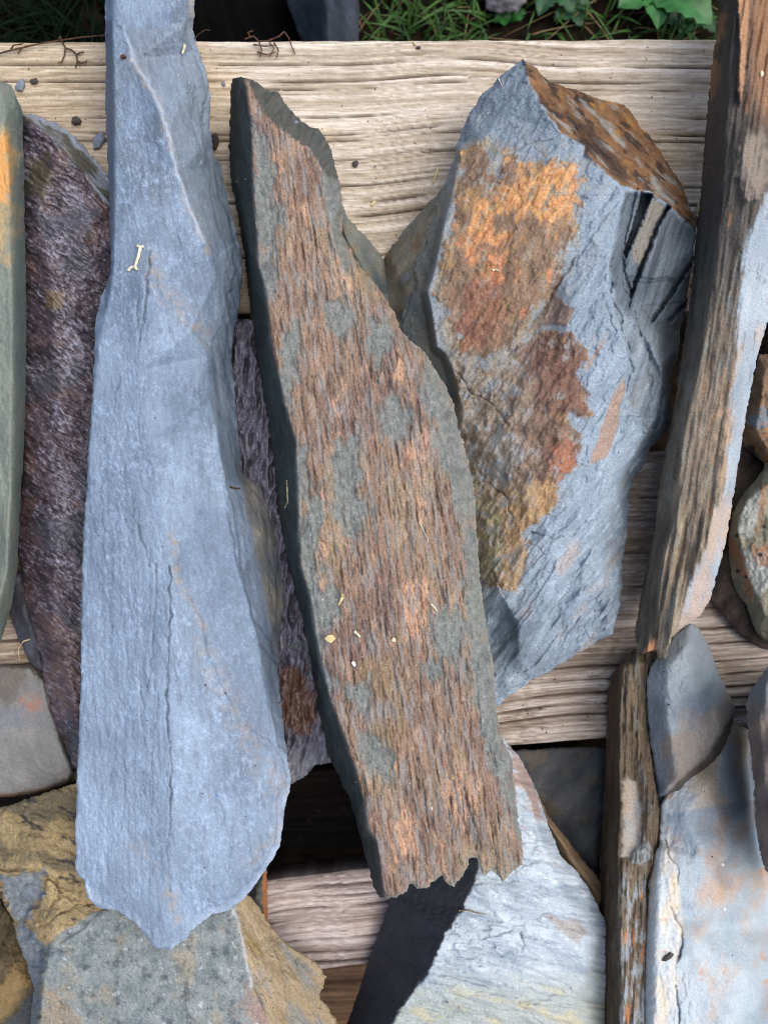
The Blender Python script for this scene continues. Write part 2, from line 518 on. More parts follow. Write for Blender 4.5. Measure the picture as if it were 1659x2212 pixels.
arch3 = lambda X, Y: Y + 0.125 * (X - 700) + 10 * np.exp(-((X - 640) / 90.0) ** 2)
board('deck_board', 1978, -0.125, 206, -4, 22, arch3, 31, S(92, 76, 70), S(156, 142, 138), S(206, 196, 196),
      [1922, 1945, 1968, 1990, 2035, 2062, 2085], pallet, xr=(-1000, 1120))
# underside boards seen through the gaps
arch4 = lambda X, Y: Y + 0.04 * X
board('bottom_board', 1690, -0.04, 170, -96, 20, arch4, 41, S(14, 11, 9), S(26, 21, 18), S(38, 32, 28), [1700, 1760, 1810], pallet, xr=(-300, 1900), sp=4.5)  # near-black wood: the shade of the void is put into the colour
board('bottom_board', 2105, -0.05, 260, -62, 20, arch4, 43, S(50, 36, 26), S(84, 64, 48), S(112, 88, 68), [2120, 2150, 2168, 2195, 2230], pallet, xr=(200, 1300), sp=4)
# bearers carrying the boards
M_BEAR = plain_mat('bearer_wood', S(70, 55, 42), S(120, 98, 76), scale=60, rough=0.85, stretch=(6, 0.5, 6))
for bx in (-0.52, 0.0, 0.52):
    hx, y0, y1, z0, z1 = 0.035, -0.5, 0.232, (GZ + 12) * MM, -0.024
    if bx == 0.0: y0, y1 = 0.0, 0.232
    V = [(bx + sx * hx, yy, zz) for zz in (z0, z1) for yy in (y0, y1) for sx in (-1, 1)]
    q = [(0, 2, 3, 1), (4, 5, 7, 6), (0, 1, 5, 4), (1, 3, 7, 5), (3, 2, 6, 7), (2, 0, 4, 6)]
    mesh_obj('bearer', V, q, np.zeros((0, 3)), M_BEAR, pallet, False)

# ------------------------------------------------------------------ stones: the long blue-grey slate
def blue_slate():
    out = [(228,-78,44),(418,-78,52),(422,10,52),(417,63,50),(430,115,48),(448,157,46),(455,210,44),(454,270,44),(462,336,40),
           (479,357,34),(486,402,34),(504,472,36),(521,546,38),(525,602,38),(516,670,36),(504,725,34),(500,777,32),(507,837,30),
           (514,924,30),(525,1022,28),(560,1050,30),(585,1080,28),(602,1130,28),(614,1190,28),(617,1240,30),(611,1330,36),
           (603,1390,34),(600,1450,40),(606,1510,46),(613,1570,52),(622,1640,56),(630,1680,58),(626,1710,58),(617,1735,58),
           (612,1780,58),(605,1830,58),(575,1880,58),(530,1940,58),(495,1967,60),(462,1974,60),(430,1996,60),(400,2030,60),
           (370,2050,60),(340,2050,60),(325,2035,61),(308,2012,62),(288,1990,64),(255,1968,64),(212,1962,64),(192,1938,66),
           (183,1905,66),(165,1885,66),(163,1800,68),(168,1650,70),(175,1500,70),(177,1300,70),(180,1160,70),(185,1090,70),
           (188,1075,70),(190,1000,70),(200,860,68),(207,700,62),(213,665,58),(220,640,56),(232,612,50),(238,590,46),(240,560,44),
           (238,480,42),(235,380,42),(230,260,42),(229,150,42),(228,60,42)]
    cr = [[(243,-78,60),(243,55,60),(246,200,62),(248,400,64),(244,520,65),(241,600,66),(227,680,67),(212,760,69)],
          [(260,55,62),(283,70,62),(290,130,63),(335,200,66),(365,280,67),(385,370,67),(410,440,65),(440,520,62),(466,600,54),(460,735,49),(455,872,51),
           (469,924,55),(491,1047,55),(504,1113,55),(525,1236,56),(560,1393,58),(576,1498,59),(600,1610,60)],
          [(300,800,71),(320,950,72),(350,1100,74),(371,1225,75),(368,1393,75),(361,1516,74),(371,1659,74),(366,1790,73),(362,1860,70),(372,1925,67)],
          [(376,1235,74),(397,1280,72.5),(432,1340,70),(447,1410,69),(480,1500,67),(530,1600,63)],
          [(316,520,69),(318,600,70),(314,650,70),(306,740,71)],
          [(330,560,70),(360,650,69.5),(410,720,66),(450,770,54)],
          [(348,1960,67),(360,1918,69),(395,1962,64)]]
    pts = [(320,30,61),(390,60,60),(330,330,66),(400,200,58),(430,330,54),(290,450,69),(385,560,65),(270,900,71),(240,1200,71.5),
           (250,1500,71.5),(260,1800,70),(400,900,66),(430,1150,64),(480,1300,60),(420,1500,71),(460,1700,68),(540,1750,62),(480,1880,64),
           (566,1150,44),(560,1280,50),(300,1950,67)]
    crk = [([(336,1215),(338,1260),(334,1330),(328,1400),(325,1450),(318,1490)],2.0,1.3),
           ([(367,1225),(368,1300),(365,1393),(360,1516),(366,1600),(371,1659),(367,1790),(360,1840),(370,1925)],2.6,2.4),
           ([(324,540),(315,644),(306,720),(296,760)],2.6,1.8),([(262,1090),(272,1130),(282,1150)],1.8,1.0),
           ([(286,1060),(288,1110),(300,1140)],1.8,1.0),([(300,1140),(312,1180),(322,1220)],2.0,1.3),
           ([(303,1460),(308,1530),(306,1570)],1.8,1.2),([(345,1500),(330,1600),(326,1690)],1.8,1.0),([(375,1400),(380,1470)],1.6,1.2),
           ([(268,1640),(270,1700),(264,1790)],1.5,0.8),([(330,1700),(326,1740)],1.5,0.8),
           ([(300,640),(298,700)],1.6,0.8),([(262,800),(250,860),(240,920)],1.6,0.9)]
    steps = [([(283,70),(290,130),(335,200),(362,280),(385,370),(410,440),(470,560),(540,500),(540,-60),(283,-60)],-1.0),
             ([(318,540),(318,640),(340,660),(400,700),(460,760),(470,900),(600,900),(600,500),(324,500)],-0.9),
             ([(395,1262),(432,1340),(450,1420),(520,1560),(640,1640),(640,1200),(470,1100)],-0.55),
             ([(452,860),(469,924),(491,1047),(504,1113),(525,1236),(560,1393),(640,1480),(640,800)],-1.6),
             ([(476,1000),(490,1080),(510,1200),(545,1330),(600,1420),(640,1400),(640,1000)],-1.5)]
    def relief(c):
        h = 0.4 * fb(c.x, c.y, 90, 4, 5, 3, 1) + 0.16 * fb(c.x, c.y, 14, 4, 6, 3, 2) + 1.1 * terr(c.x, c.y, 150, 3, 12, 3, 41) + 0.5 * terr(c.x, c.y, 60, 3, 8, 3, 42)
        rs_ = sm(300, 420, c.x + 0.06 * (1000 - c.y))
        h = h + rs_ * (ledge(c, 16, 12, 1.6, 43, 40, 3, 6) + ledge(c, 34, 22, 1.0, 44, 50, 3, 6)) + ledge(c, -3, 10, 1.2, 45, 30) + 0.24 * fb(c.x, c.y, 6, 3, 0, 1.5, 3)
        flank = poly_sd(c.x, c.y, [(470,740),(600,1500),(700,1500),(700,700)])
        h = h + 0.7 * sm(-10, 25, flank) * fb(c.x, c.y, 12, 4, 8, 14, 4)
        lower = poly_sd(c.x, c.y, [(160,1000),(372,1000),(372,1960),(160,1960)])
        h = h + 0.22 * sm(-20, 40, lower) * fb(c.x, c.y, 13, 3, 1, 24, 14)
        for p, w, dp in crk: h = h - dp * crack(c.x, c.y, p, w, 6, 3)
        for (P, dh), fy in zip(steps, (-900, 540, 1260, 870, 1010)):
            h = h + 1.5 * dh * sm(fy, fy + 110, c.y) * sm(-3, 3, poly_sd(c.x, c.y, P) + 7 * fb(c.x, c.y, 30, 4, 10, 2, 8))
        return h
    def color(c):
        x, y = c.x, c.y
        col = mix(S(101, 117, 136), S(133, 152, 172), 0.5 + 0.75 * fb(x, y, 120, 5, 8, 2, 5) + 0.25 * sm(900, 1700, y) - 0.12)
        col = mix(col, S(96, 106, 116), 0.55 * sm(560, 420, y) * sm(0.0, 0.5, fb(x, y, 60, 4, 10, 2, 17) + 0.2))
        right = sm(-30, 30, poly_sd(x, y, [(300,60),(420,430),(330,560),(340,900),(372,1230),(372,2100),(700,2100),(700,-50)]))
        fr = fb(x, y, 9, 4, 15, 1.5, 6, gain=0.85)
        reg = sm(-0.5, 0.5, fb(x, y, 170, 3, 0, 1.5, 7) + 0.35 * right)
        frost = sm(-0.1, 0.7, fr + 0.45 * fb(x, y, 45, 4, seed=8)) * (0.3 + 0.7 * reg)
        frost = np.maximum(frost, 0.8 * sm(0.42, 0.62, fb(x, y, 6.5, 3, 10, 1.5, 18)) * sm(-0.2, 0.3, fb(x, y, 80, 3, seed=19)))
        col = mix(col, S(162, 184, 211), 0.6 * frost)
        st = fb(x, y, 9, 4, 3, 12, 9)
        col = col * (1 + 0.10 * st)[:, None]
        col = mix(col, S(96, 105, 124), 0.45 * sm(0.1, 0.6, fb(x, y, 16, 4, 5, 2.5, 10)) * (0.4 + 0.6 * right))
        lf_ = sm(-6, 20, poly_sd(x, y, [(160,1080),(372,1080),(372,1960),(160,1960)]))
        fl_ = np.abs(fb(x, y, 13, 3, 1, 26, 27))
        col = mix(col, S(88, 102, 124), 0.55 * lf_ * np.exp(-(fl_ / 0.06) ** 2) * sm(-0.3, 0.3, fb(x, y, 40, 3, 0, 3, 28)))
        # tan iron bloom along the parting seams
        for P, w, k in (([(290,130),(335,200),(365,280),(385,370),(410,440),(450,540)], 9, 0.5), ([(330,560),(345,620),(400,680),(450,730)], 20, 0.4),
                        ([(372,1150),(380,1240),(410,1290),(440,1360)], 9, 0.55), ([(355,1910),(372,1945),(385,1990)], 14, 0.45), ([(300,1830),(330,1860)], 30, 0.2),
                        ([(540,1860),(600,1800),(620,1700)], 16, 0.3), ([(440,1400),(520,1560),(600,1700)], 36, 0.28), ([(418,0),(415,60),(428,110)], 8, 0.6)):
            m = np.exp(-(line_d(x + 10 * fb(x, y, 30, 3, seed=12), y, P) / w) ** 2) * sm(-0.5, 0.5, fb(x, y, 20, 4, seed=13))
            col = mix(col, S(156, 142, 124), min(1, 1.25 * k) * m)
        k1 = [(446,470),(466,600),(460,735),(453,872),(466,924),(488,1047),(502,1113),(522,1236),(557,1393),(573,1498),(596,1600),(760,1600),(760,470)]
        lay = sm(-4, 10, poly_sd(x, y, k1) + 8 * fb(x, y, 30, 4, 8, 3, 36))
        col = mix(col, mix(S(84, 98, 116), S(132, 147, 166), 0.5 + 0.9 * fb(x - 0.12 * (y - 1000), y, 9, 4, 4, 12, 37)), lay * 0.75)
        up = sm(-3, 6, poly_sd(x, y, [(283,62),(292,130),(335,200),(365,280),(385,370),(410,440),(446,510),(540,520),(520,300),(440,40),(330,60)]) + 5 * fb(x, y, 24, 4, 12, 2, 38))
        col = mix(col, mix(S(100, 110, 120), S(136, 148, 162), 0.5 + 0.8 * fb(x, y, 11, 5, 14, 4, 39, gain=0.65)), up * 0.6)
        edgl = np.exp(-(line_d(x + 5 * fb(x, y, 24, 3, seed=40), y, [(270,60),(290,130),(333,200),(362,280),(383,370),(408,440),(440,520)]) / 4) ** 2)
        col = mix(col, S(178, 192, 210), 0.5 * edgl)
        lowf = sm(-8, 10, poly_sd(x, y, [(374,1215),(400,1275),(436,1345),(470,1440),(530,1570),(620,1680),(700,1600),(640,1300),(540,1240),(500,1100),(440,1100)]) + 12 * fb(x, y, 40, 4, 10, 2, 34))
        col = mix(col, S(104, 120, 142), 0.35 * lowf)
        for p, w, dp in crk: col = mix(col, S(70, 66, 68), 0.5 * crack(x, y, p, w * 0.8, 6, 3))
        rim_ = np.exp(-c.d / 4.5) * sm(-0.1, 0.5, fb(x, y, 26, 3, seed=20))
        col = mix(col, S(186, 200, 220), 0.55 * rim_)
        chalk = np.exp(-c.d / 6.0) * sm(1500, 1800, y) * sm(-0.3, 0.4, fb(x, y, 40, 3, seed=33) + 0.3 * sm(300, 480, x)) 
        col = mix(col, S(190, 202, 224), 0.6 * chalk)
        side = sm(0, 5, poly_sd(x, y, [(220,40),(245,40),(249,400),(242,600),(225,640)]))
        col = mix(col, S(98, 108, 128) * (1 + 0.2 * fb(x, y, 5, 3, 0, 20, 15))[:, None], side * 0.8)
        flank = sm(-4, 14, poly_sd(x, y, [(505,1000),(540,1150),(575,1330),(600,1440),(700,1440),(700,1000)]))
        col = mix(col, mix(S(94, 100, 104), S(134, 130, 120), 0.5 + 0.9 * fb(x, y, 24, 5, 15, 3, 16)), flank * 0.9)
        return col
    return stone('slate_stone', 'long smooth blue-grey slate with a pointed lower end resting on the ochre boulder',
                 out, cr, pts, base=14, relief=relief, color=color, mat=M_SLATE, rough=(3, 22), soft=1, edge=(5, 1.2), sp=2.1, grain=(0.13, 0.12), seed=1, taper=0.12)

# ------------------------------------------------------------------ the central brown slab
def brown_slab():
    out = [(497,185,20),(503,170,30),(519,166,44),(531,169,48),(543,172,44),(568,186,44),(582,198,42),(603,200,42),(620,228,44),(652,262,46),(669,273,46),
           (687,277,48),(704,298,50),(715,322,54),(725,361,56),(736,403,58),(741,452,60),(739,504,60),(757,536,60),(778,576,60),(813,616,60),
           (834,648,60),(855,679,60),(862,707,62),(886,735,62),(918,760,60),(942,802,60),(967,840,60),(981,875,60),(988,921,60),(1002,959,60),
           (1012,1001,60),(1023,1047,60),(1026,1096,62),(1033,1183,64),(1037,1257,66),(1044,1306,68),(1054,1376,68),(1065,1428,68),(1072,1533,68),
           (1082,1585,68),(1105,1640,68),(1115,1720,68),(1120,1780,68),(1130,1830,66),(1128,1868,62),(1105,1885,60),(1085,1904,58),(1076,1893,60),
           (1061,1877,62),(1050,1891,62),(1040,1890,64),(1034,1868,66),(1029,1852,68),(1013,1856,69),(1009,1875,68),(995,1896,67),(981,1917,66),(967,1913,67),
           (954,1892,70),(932,1908,70),(921,1921,70),(900,1918,70),(886,1909,70),(878,1925,70),(858,1938,70),(832,1941,66),(820,1940,52),(811,1925,44),(802,1898,36),
           (795,1870,30),(778,1807,26),(757,1726,24),(736,1688,22),(715,1642,20),(708,1635,20),(690,1568,18),(683,1516,18),(669,1428,18),
           (652,1358,16),(631,1271,16),(617,1211,16),(599,1141,16),(585,1096,14),(578,994,14),(564,889,14),(550,784,14),(540,662,14),
           (529,557,14),(520,500,14),(509,440,14),(499,385,14),(495,315,14),(497,245,16)]
    cr = [[(530,180,66),(543,262,70),(544,332,71),(548,420,72),(554,507,72),(557,574,72),(575,637,73),(589,749,74),(603,819,74),(620,889,75),
           (638,960,75),(641,1029,75),(643,1099,75),(646,1160,75),(650,1225,75),(669,1288,76),(684,1393,76),(709,1498,76),(748,1603,76),(767,1659,76),
           (785,1719,76),(794,1789,76),(813,1820,76),(822,1877,75),(830,1928,73)],
          [(540,185,66),(560,225,68),(590,262,69),(612,276,70),(640,300,71),(668,318,71),(690,350,72),(705,400,72),(715,470,72),(722,530,72)],
          [(722,530,72),(760,600,72),(810,660,72),(845,720,72),(880,765,73),(905,800,73),(935,850,73),(950,920,73),(970,990,73),(985,1060,74),(995,1130,74),(1008,1230,75),(1020,1330,76),
           (1040,1450,76),(1055,1560,76),(1085,1680,76),(1098,1800,75)]]
    pts = [(650,500,74),(750,900,75),(850,1200,76),(900,1500,76.5),(950,1750,76)]
    patches = [ # grey-green skin showing through the rust
        [(545,262),(575,300),(590,360),(585,420),(600,470),(590,560),(575,600),(556,520),(545,400)],
        [(560,590),(590,560),(600,600),(590,640),(570,650)],
        [(600,760),(640,700),(650,760),(620,880),(600,830)],
        [(700,650),(740,640),(775,700),(740,740),(710,720)],
        [(800,690),(830,690),(850,740),(820,780),(790,740)],
        [(825,870),(860,860),(885,900),(880,940),(840,950),(822,910)],
        [(730,960),(770,940),(780,1000),(770,1060),(800,1100),(770,1160),(735,1120),(720,1040)],
        [(655,1110),(690,1050),(700,1110),(680,1180),(690,1240),(665,1290),(645,1200)],
        [(680,1280),(720,1270),(735,1320),(700,1380),(690,1440),(720,1470),(705,1530),(680,1420)],
        [(640,960),(668,960),(665,1060),(650,1100)],
        [(760,1480),(790,1470),(800,1520),(775,1540)],
        [(770,1580),(830,1600),(860,1640),(830,1690),(790,1660)],
        [(940,1320),(990,1310),(1000,1380),(975,1440),(945,1400)],
        [(920,1440),(960,1430),(955,1480),(925,1470)],
        [(1020,1100),(1038,1250),(1060,1420),(1075,1560),(1120,1800),(1060,1640),(1020,1500),(1010,1380),(1000,1200)],
        [(930,800),(970,850),(1000,960),(1024,1060),(1028,1130),(990,1110),(960,1000),(930,900),(910,840)],
        [(680,300),(715,340),(738,450),(740,520),(760,600),(720,530),(705,430)]]
    orange = [[(880,950),(920,900),(950,920),(955,970),(930,1010),(880,1010),(850,980),(870,940)],
              [(560,300),(600,310),(620,350),(600,400),(570,370)],[(850,740),(885,760),(890,820),(870,860),(845,800)],
              [(700,860),(740,840),(750,900),(735,940),(700,920)],[(700,600),(740,600),(745,640),(720,650)],
              [(675,1110),(700,1120),(715,1180),(700,1240),(730,1280),(715,1300),(685,1260),(680,1180)],
              [(890,1060),(930,1080),(920,1140),(890,1140)],[(850,1250),(930,1240),(960,1330),(920,1400),(870,1380)],
              [(930,1700),(1000,1650),(1050,1700),(1020,1800),(950,1800)],[(820,1760),(900,1720),(910,1850),(850,1900)],
              [(620,420),(680,440),(690,490),(630,480)],[(700,500),(760,580),(770,660),(720,620)]]
    crk = [([(724,1360),(735,1400),(745,1440),(746,1490),(748,1540),(756,1600),(770,1640)],2.6,2.2),([(700,1330),(712,1350)],2,1),
           ([(1034,1840),(1026,1790),(1010,1740),(1000,1690)],2.4,1.2),([(720,770),(730,830)],2.2,1),([(585,800),(640,1020)],2,0.8)]
    ANG = 7
    def parts(c):
        x, y = c.x, c.y
        s1 = fb(x, y, 5.0, 4, ANG, 7, 21, gain=0.75)
        s2 = fb(x, y, 14, 4, ANG, 6, 22)
        gp = np.zeros_like(x)
        gf = np.full(x.shape, -1.0)
        for P in patches: gf = np.maximum(gf, np.clip(poly_sd(x, y, P) / 26.0, -1, 1))
        gf = gf * 1.25 + 0.75 * fb(x, y, 44, 4, ANG, 1.6, 24) + 0.95 * fb(x, y, 15, 4, ANG, 2.6, 30) + 0.35 * s1
        gp = sm(-0.75, 0.38, gf + 0.25 * fb(x, y, 4.5, 3, ANG, 5, 32))
        side = sm(-3, 5, -poly_sd(x, y, [(530,180),(543,262),(544,332),(548,420),(554,507),(557,574),(575,637),(589,749),(603,819),(620,889),
            (638,960),(641,1029),(643,1099),(646,1160),(650,1225),(669,1288),(684,1393),(709,1498),(748,1603),(767,1659),(785,1719),(794,1789),(813,1820),(822,1877),(830,1960),
            (1300,2000),(1300,0),(530,0)]) + 4 * fb(x, y, 24, 4, ANG, 2, 25))
        chip = sm(-3, 4, poly_sd(x, y, [(530,160),(545,190),(560,228),(590,266),(612,280),(640,304),(668,322),(690,352),(705,380),(760,400),(760,200),(600,140)]) + 5 * fb(x, y, 16, 4, seed=26))
        return s1, s2, gp, side, chip
    def relief(c):
        s1, s2, gp, side, chip = c.parts = parts(c)
        x, y = c.x, c.y
        rust = (1 - gp) * (1 - side)
        h = rust * (0.75 * s1 + 0.75 * s2 + 1.2 - 1.2 * sm(0.25, 0.6, -fb(x, y, 8, 3, ANG, 12, 83))) + 1.3 * terr(x, y, 70, 3, ANG, 3.5, 46) * (1 - side) + 0.7 * terr(x, y, 26, 3, ANG, 4, 47) * (1 - side) + (1 - side) * ledge(c, 5, 7, 1.6, 48, 26) + 0.25 * fb(x, y, 9, 4, 0, 1, 27) * gp + 0.8 * fb(x, y, 150, 3, ANG, 3, 28)
        h = h + side * (0.9 * fb(x, y, 12, 4, 12, 10, 29) + 1.8 * terr(x, y, 20, 3, 13, 12, 30)) + chip * (2.2 * ridge(x, y, 18, 4, -38, 4, 61) - 1.2)
        for p, w, dp in crk: h = h - dp * crack(x, y, p, w, 5, 23)
        h = h + 1.5 * side * sm(0, 0.5, fb(x, y, 60, 3, 12, 5, 62))
        h = h - 3.0 * pmask(x, y, [(612,870),(640,880),(640,965),(622,958)], 2, 5, 12, 63) * side
        return h
    def color(c):
        s1, s2, gp, side, chip = c.parts
        x, y = c.x, c.y
        grey = mix(S(92, 100, 99), S(136, 142, 138), 0.5 + 0.9 * fb(x, y, 11, 5, ANG, 1.4, 64, gain=0.75))
        grey = mix(grey, S(80, 88, 92), sm(0.2, 0.6, fb(x, y, 40, 4, seed=65)) * 0.6)
        big = fb(x, y, 120, 4, ANG, 2.2, 66)
        rust = mix(S(112, 90, 72), S(150, 122, 94), 0.5 + 0.7 * s2)
        rust = mix(rust, S(148, 130, 94), sm(0.0, 0.5, big) * 0.7)
        rust = mix(rust, S(110, 84, 72), sm(0.05, 0.5, -big) * 0.6)
        rust = mix(rust, S(166, 140, 112), sm(0.15, 0.6, fb(x, y, 24, 4, ANG, 3, 67)) * 0.7)
        om = np.zeros_like(x)
        of = np.full(x.shape, -1.0)
        for P in orange: of = np.maximum(of, np.clip(poly_sd(x, y, P) / 26.0, -1, 1))
        om = sm(-0.3, 0.5, of + 0.9 * fb(x, y, 20, 4, ANG, 2.6, 80) + 0.5 * fb(x, y, 7, 3, ANG, 4, 81) - 0.45)
        om = np.maximum(om, 0.7 * sm(0.4, 0.66, fb(x, y, 17, 4, ANG, 2.6, 69)))
        rust = mix(rust, mix(S(178, 126, 86), S(212, 164, 116), 0.5 + 0.9 * fb(x, y, 8, 4, ANG, 3, 70)), om * 0.68)
        ol = pmask(x, y, [(780,1400),(840,1420),(870,1560),(850,1640),(800,1600),(770,1500)], 20, 30, 40, 71, 2, ANG)
        rust = mix(rust, S(128, 108, 66), ol * 0.6)
        rust = mix(rust, S(62, 50, 50), sm(0.08, 0.5, -s1 + 0.3 * fb(x, y, 50, 3, ANG, 3, 68)) * 0.7)
        rust = mix(rust, S(118, 108, 104), sm(0.2, 0.6, fb(x, y, 70, 4, ANG, 2.5, 82)) * 0.5)
        rust = mix(rust, S(60, 50, 47), 0.5 * sm(0.3, 0.6, -fb(x, y, 8, 3, ANG, 12, 83)))
        rust = mix(rust, S(214, 176, 136), sm(0.42, 0.75, s1) * 0.55)
        rust = mix(rust, S(128, 130, 126), sm(0.0, 0.4, fb(x, y, 12, 4, ANG, 6, 75)) * 0.65)
        rust = mix(rust, S(158, 84, 56), sm(0.66, 0.8, fb(x, y, 12, 3, ANG, 2.5, 72)) * 0.7)
        rust = mix(rust, rust.mean(1, keepdims=True) * np.array([1.08, 0.99, 0.93]), np.full(x.shape, 0.28)) * np.array([1.13, 1.11, 1.15])
        col = mix(rust, grey, gp * (0.88 + 0.12 * np.clip(s1, -1, 1)))
        dark = mix(S(50, 57, 55), S(76, 83, 79), 0.5 + 0.8 * fb(x, y, 18, 5, 10, 6, 73, gain=0.65))  # left side: shade on the steep face is painted into the colour
        dark = mix(dark, S(40, 46, 46), 0.7 * np.exp(-(np.abs(fb(x, y, 12, 3, 13, 14, 31)) / 0.08) ** 2))
        dark = mix(dark, S(98, 104, 98), sm(0.35, 0.6, fb(x, y, 10, 4, 10, 5, 77)) * 0.5)
        dark = mix(dark, S(96, 84, 64), sm(0.45, 0.7, fb(x, y, 24, 4, 10, 4, 74)) * 0.4)
        col = mix(col, dark, side)
        col = mix(col, mix(S(62, 68, 66), S(92, 96, 92), 0.5 + 0.7 * fb(x, y, 9, 4, -38, 4, 76)), chip * 0.92)
        col = mix(col, S(152, 158, 152), 0.5 * np.exp(-c.d / 5.0) * (1 - side) * sm(600, 800, y))
        for p, w, dp in crk: col = mix(col, S(48, 44, 42), 0.6 * crack(x, y, p, w * 0.8, 5, 23))
        return col
    return stone('slate_slab', 'rust-streaked brown slab with a dark left side and jagged lower end, in the middle',
                 out, cr, pts, base=12, relief=relief, color=color, mat=M_RUST, rough=(3.5, 14), soft=1, edge=(4, 1.2), sp=2.1, grain=(0.14, 0.22), seed=2, taper=0.12)

# ------------------------------------------------------------------ the big rust-patched rock on the right
def rust_rock():
    out = [(1128,126,48),(1148,140,42),(1190,178,34),(1246,196,28),(1285,210,25),(1302,219,24),(1330,219,24),(1351,227,22),(1362,241,21),(1379,270,20),(1411,304,20),
           (1442,350,20),(1470,395,22),(1491,448,24),(1509,475,26),(1503,497,26),(1497,540,34),(1494,580,30),(1481,662,20),(1467,714,14),(1467,756,10),(1448,812,12),(1449,861,14),
           (1446,924,14),(1407,966,20),(1383,1012,22),(1362,1040,24),(1357,1078,26),(1355,1159,30),(1341,1211,34),(1343,1264,36),(1334,1323,36),
           (1323,1369,34),(1288,1386,30),(1218,1432,26),(1148,1470,22),(1089,1512,20),(1060,1536,18),(1020,1500,16),(980,1300,16),(930,1000,14),(880,800,12),(862,720,12),
           (865,680,14),(886,627,16),(886,575,18),(918,490,22),(953,410,26),(974,368,28),(988,308,30),(1009,252,34),(1044,203,40),(1075,170,44),(1104,145,46)]
    cr = [[(1128,126,48),(1141,172,55),(1162,217,58),(1187,252,60),(1215,290,61),(1260,315,62),(1306,371,62),(1344,411,61),(1407,416,50),(1442,444,42),(1503,497,26)],
          [(1344,411,61),(1330,490,60),(1315,560,62),(1313,609,64),(1330,697,64),(1355,767,60)],
          [(1374,408,57),(1364,452,53),(1352,502,52),(1342,552,51),(1362,632,51)],
          [(1313,609,64),(1362,644,54),(1404,697,50),(1428,784,46),(1425,889,44),(1393,942,42),(1350,1010,44),(1330,1060,46)],
          [(990,330,44),(972,430,46),(960,470,46),(939,574,47),(921,630,46),(932,679,46),(942,749,44),(960,763,44),(985,820,44),(1000,900,40)],
          [(975,340,34),(950,470,30),(929,574,28),(911,632,24),(921,690,22),(931,757,20),(955,780,22),(970,830,24)],
          [(1110,745,57),(1150,650,61),(1195,570,62),(1235,480,60)],
          [(1128,768,51),(1172,676,53),(1212,594,55)],
          [(1085,1290,47),(1120,1350,46),(1180,1300,50),(1190,1210,53)],[(1100,1340,36),(1100,1440,28)],[(1075,1260,46),(1130,1200,52),(1200,1160,55)],[(1300,1000,54),(1240,1080,56),(1180,1150,56),(1120,1180,50)],
          [(1330,1060,46),(1270,1180,50),(1200,1290,46),(1120,1420,36)]]
    pts = [(1100,250,50),(1040,300,48),(1060,350,52),(1150,420,60),(1100,550,58),(1050,650,54),(1270,500,63),(1230,650,64),(1220,760,63),(1120,850,57),(1020,830,46),
           (1200,920,61),(1130,1050,54),(1060,1150,42),(1300,1180,46),(1250,1300,50),(1300,1290,46),(1180,1400,38),(1390,560,50),(1400,500,50),(1440,560,44),(1450,630,36),(1400,640,45),(1470,680,24)]
    brown1 = [(1010,310),(1040,300),(1062,325),(1052,365),(1082,375),(1095,330),(1130,345),(1190,345),(1235,350),(1256,385),(1258,430),(1240,475),(1245,520),(1210,560),(1180,650),(1135,700),
              (1105,745),(1060,770),(990,765),(978,700),(950,640),(940,590),(965,540),(975,440),(992,370)]
    brown2_old = [(1100,770),(1130,735),(1180,690),(1230,655),(1245,675),(1222,712),(1262,735),(1255,790),(1275,840),(1272,895),(1255,905),(1258,960),(1245,1010),(1215,1040),(1195,1100),(1160,1130),(1135,1150),
              (1142,1210),(1120,1285),(1085,1280),(1030,1250),(1000,1000),(975,880),(985,800),(1040,790)]
    strip_old = [(1352,815),(1350,850),(1335,900),(1312,960),(1275,1008),(1283,960),(1308,900),(1330,850)]
    strip2_old = [(1318,730),(1308,770),(1285,810),(1268,845),(1272,800),(1300,760)]
    brown2 = [(1088,790),(1111,768),(1130,731),(1167,712),(1193,708),(1227,719),(1257,727),(1265,753),(1268,776),(1250,798),(1261,821),(1274,843),(1272,873),(1278,892),(1253,912),(1235,892),(1231,918),
              (1259,940),(1257,978),(1242,1012),(1220,1030),(1201,1064),(1195,1100),(1160,1130),(1135,1150),(1142,1210),(1120,1285),(1085,1280),(1030,1250),(1000,1000),(975,880),(985,770),(1021,790),(1051,802)]
    brown3 = [(1178,626),(1227,580),(1201,637),(1242,667),(1223,704),(1171,704),(1150,730),(1120,740),(1171,674)]
    strip = [(1347,813),(1351,843),(1340,873),(1336,918),(1313,985),(1268,1010),(1287,956),(1302,910),(1321,858)]
    strip2 = [(1317,701),(1302,749),(1276,791),(1261,806),(1268,779),(1287,757)]
    gap1 = [(1384,416),(1408,420),(1396,450),(1384,478),(1368,514),(1351,556),(1347,545),(1362,500),(1374,455)]
    gaps = [[(1442,447),(1418,488),(1400,536),(1384,574),(1372,608),(1362,640)],[(1498,560),(1470,602),(1444,642),(1408,694)],[(1486,648),(1464,672),(1444,694)],
            [(1374,408),(1364,452),(1352,502),(1343,552),(1346,584),(1362,632)]]
    tanled = [(1410,420),(1438,447),(1416,486),(1400,532),(1384,572),(1370,566),(1362,545),(1368,516),(1386,476),(1398,450)]
    orange1 = [(1060,440),(1095,395),(1110,360),(1190,345),(1240,355),(1258,400),(1250,445),(1225,480),(1150,470),(1090,460),(1075,520),(1070,600),(1030,560),(1010,470),(1000,420),(1040,440)]
    rside = [(1128,126),(1141,172),(1162,217),(1187,252),(1215,290),(1260,315),(1264,336),(1306,371),(1340,402),(1407,416),(1442,444),(1503,500),(1560,480),(1380,150),(1150,100)]
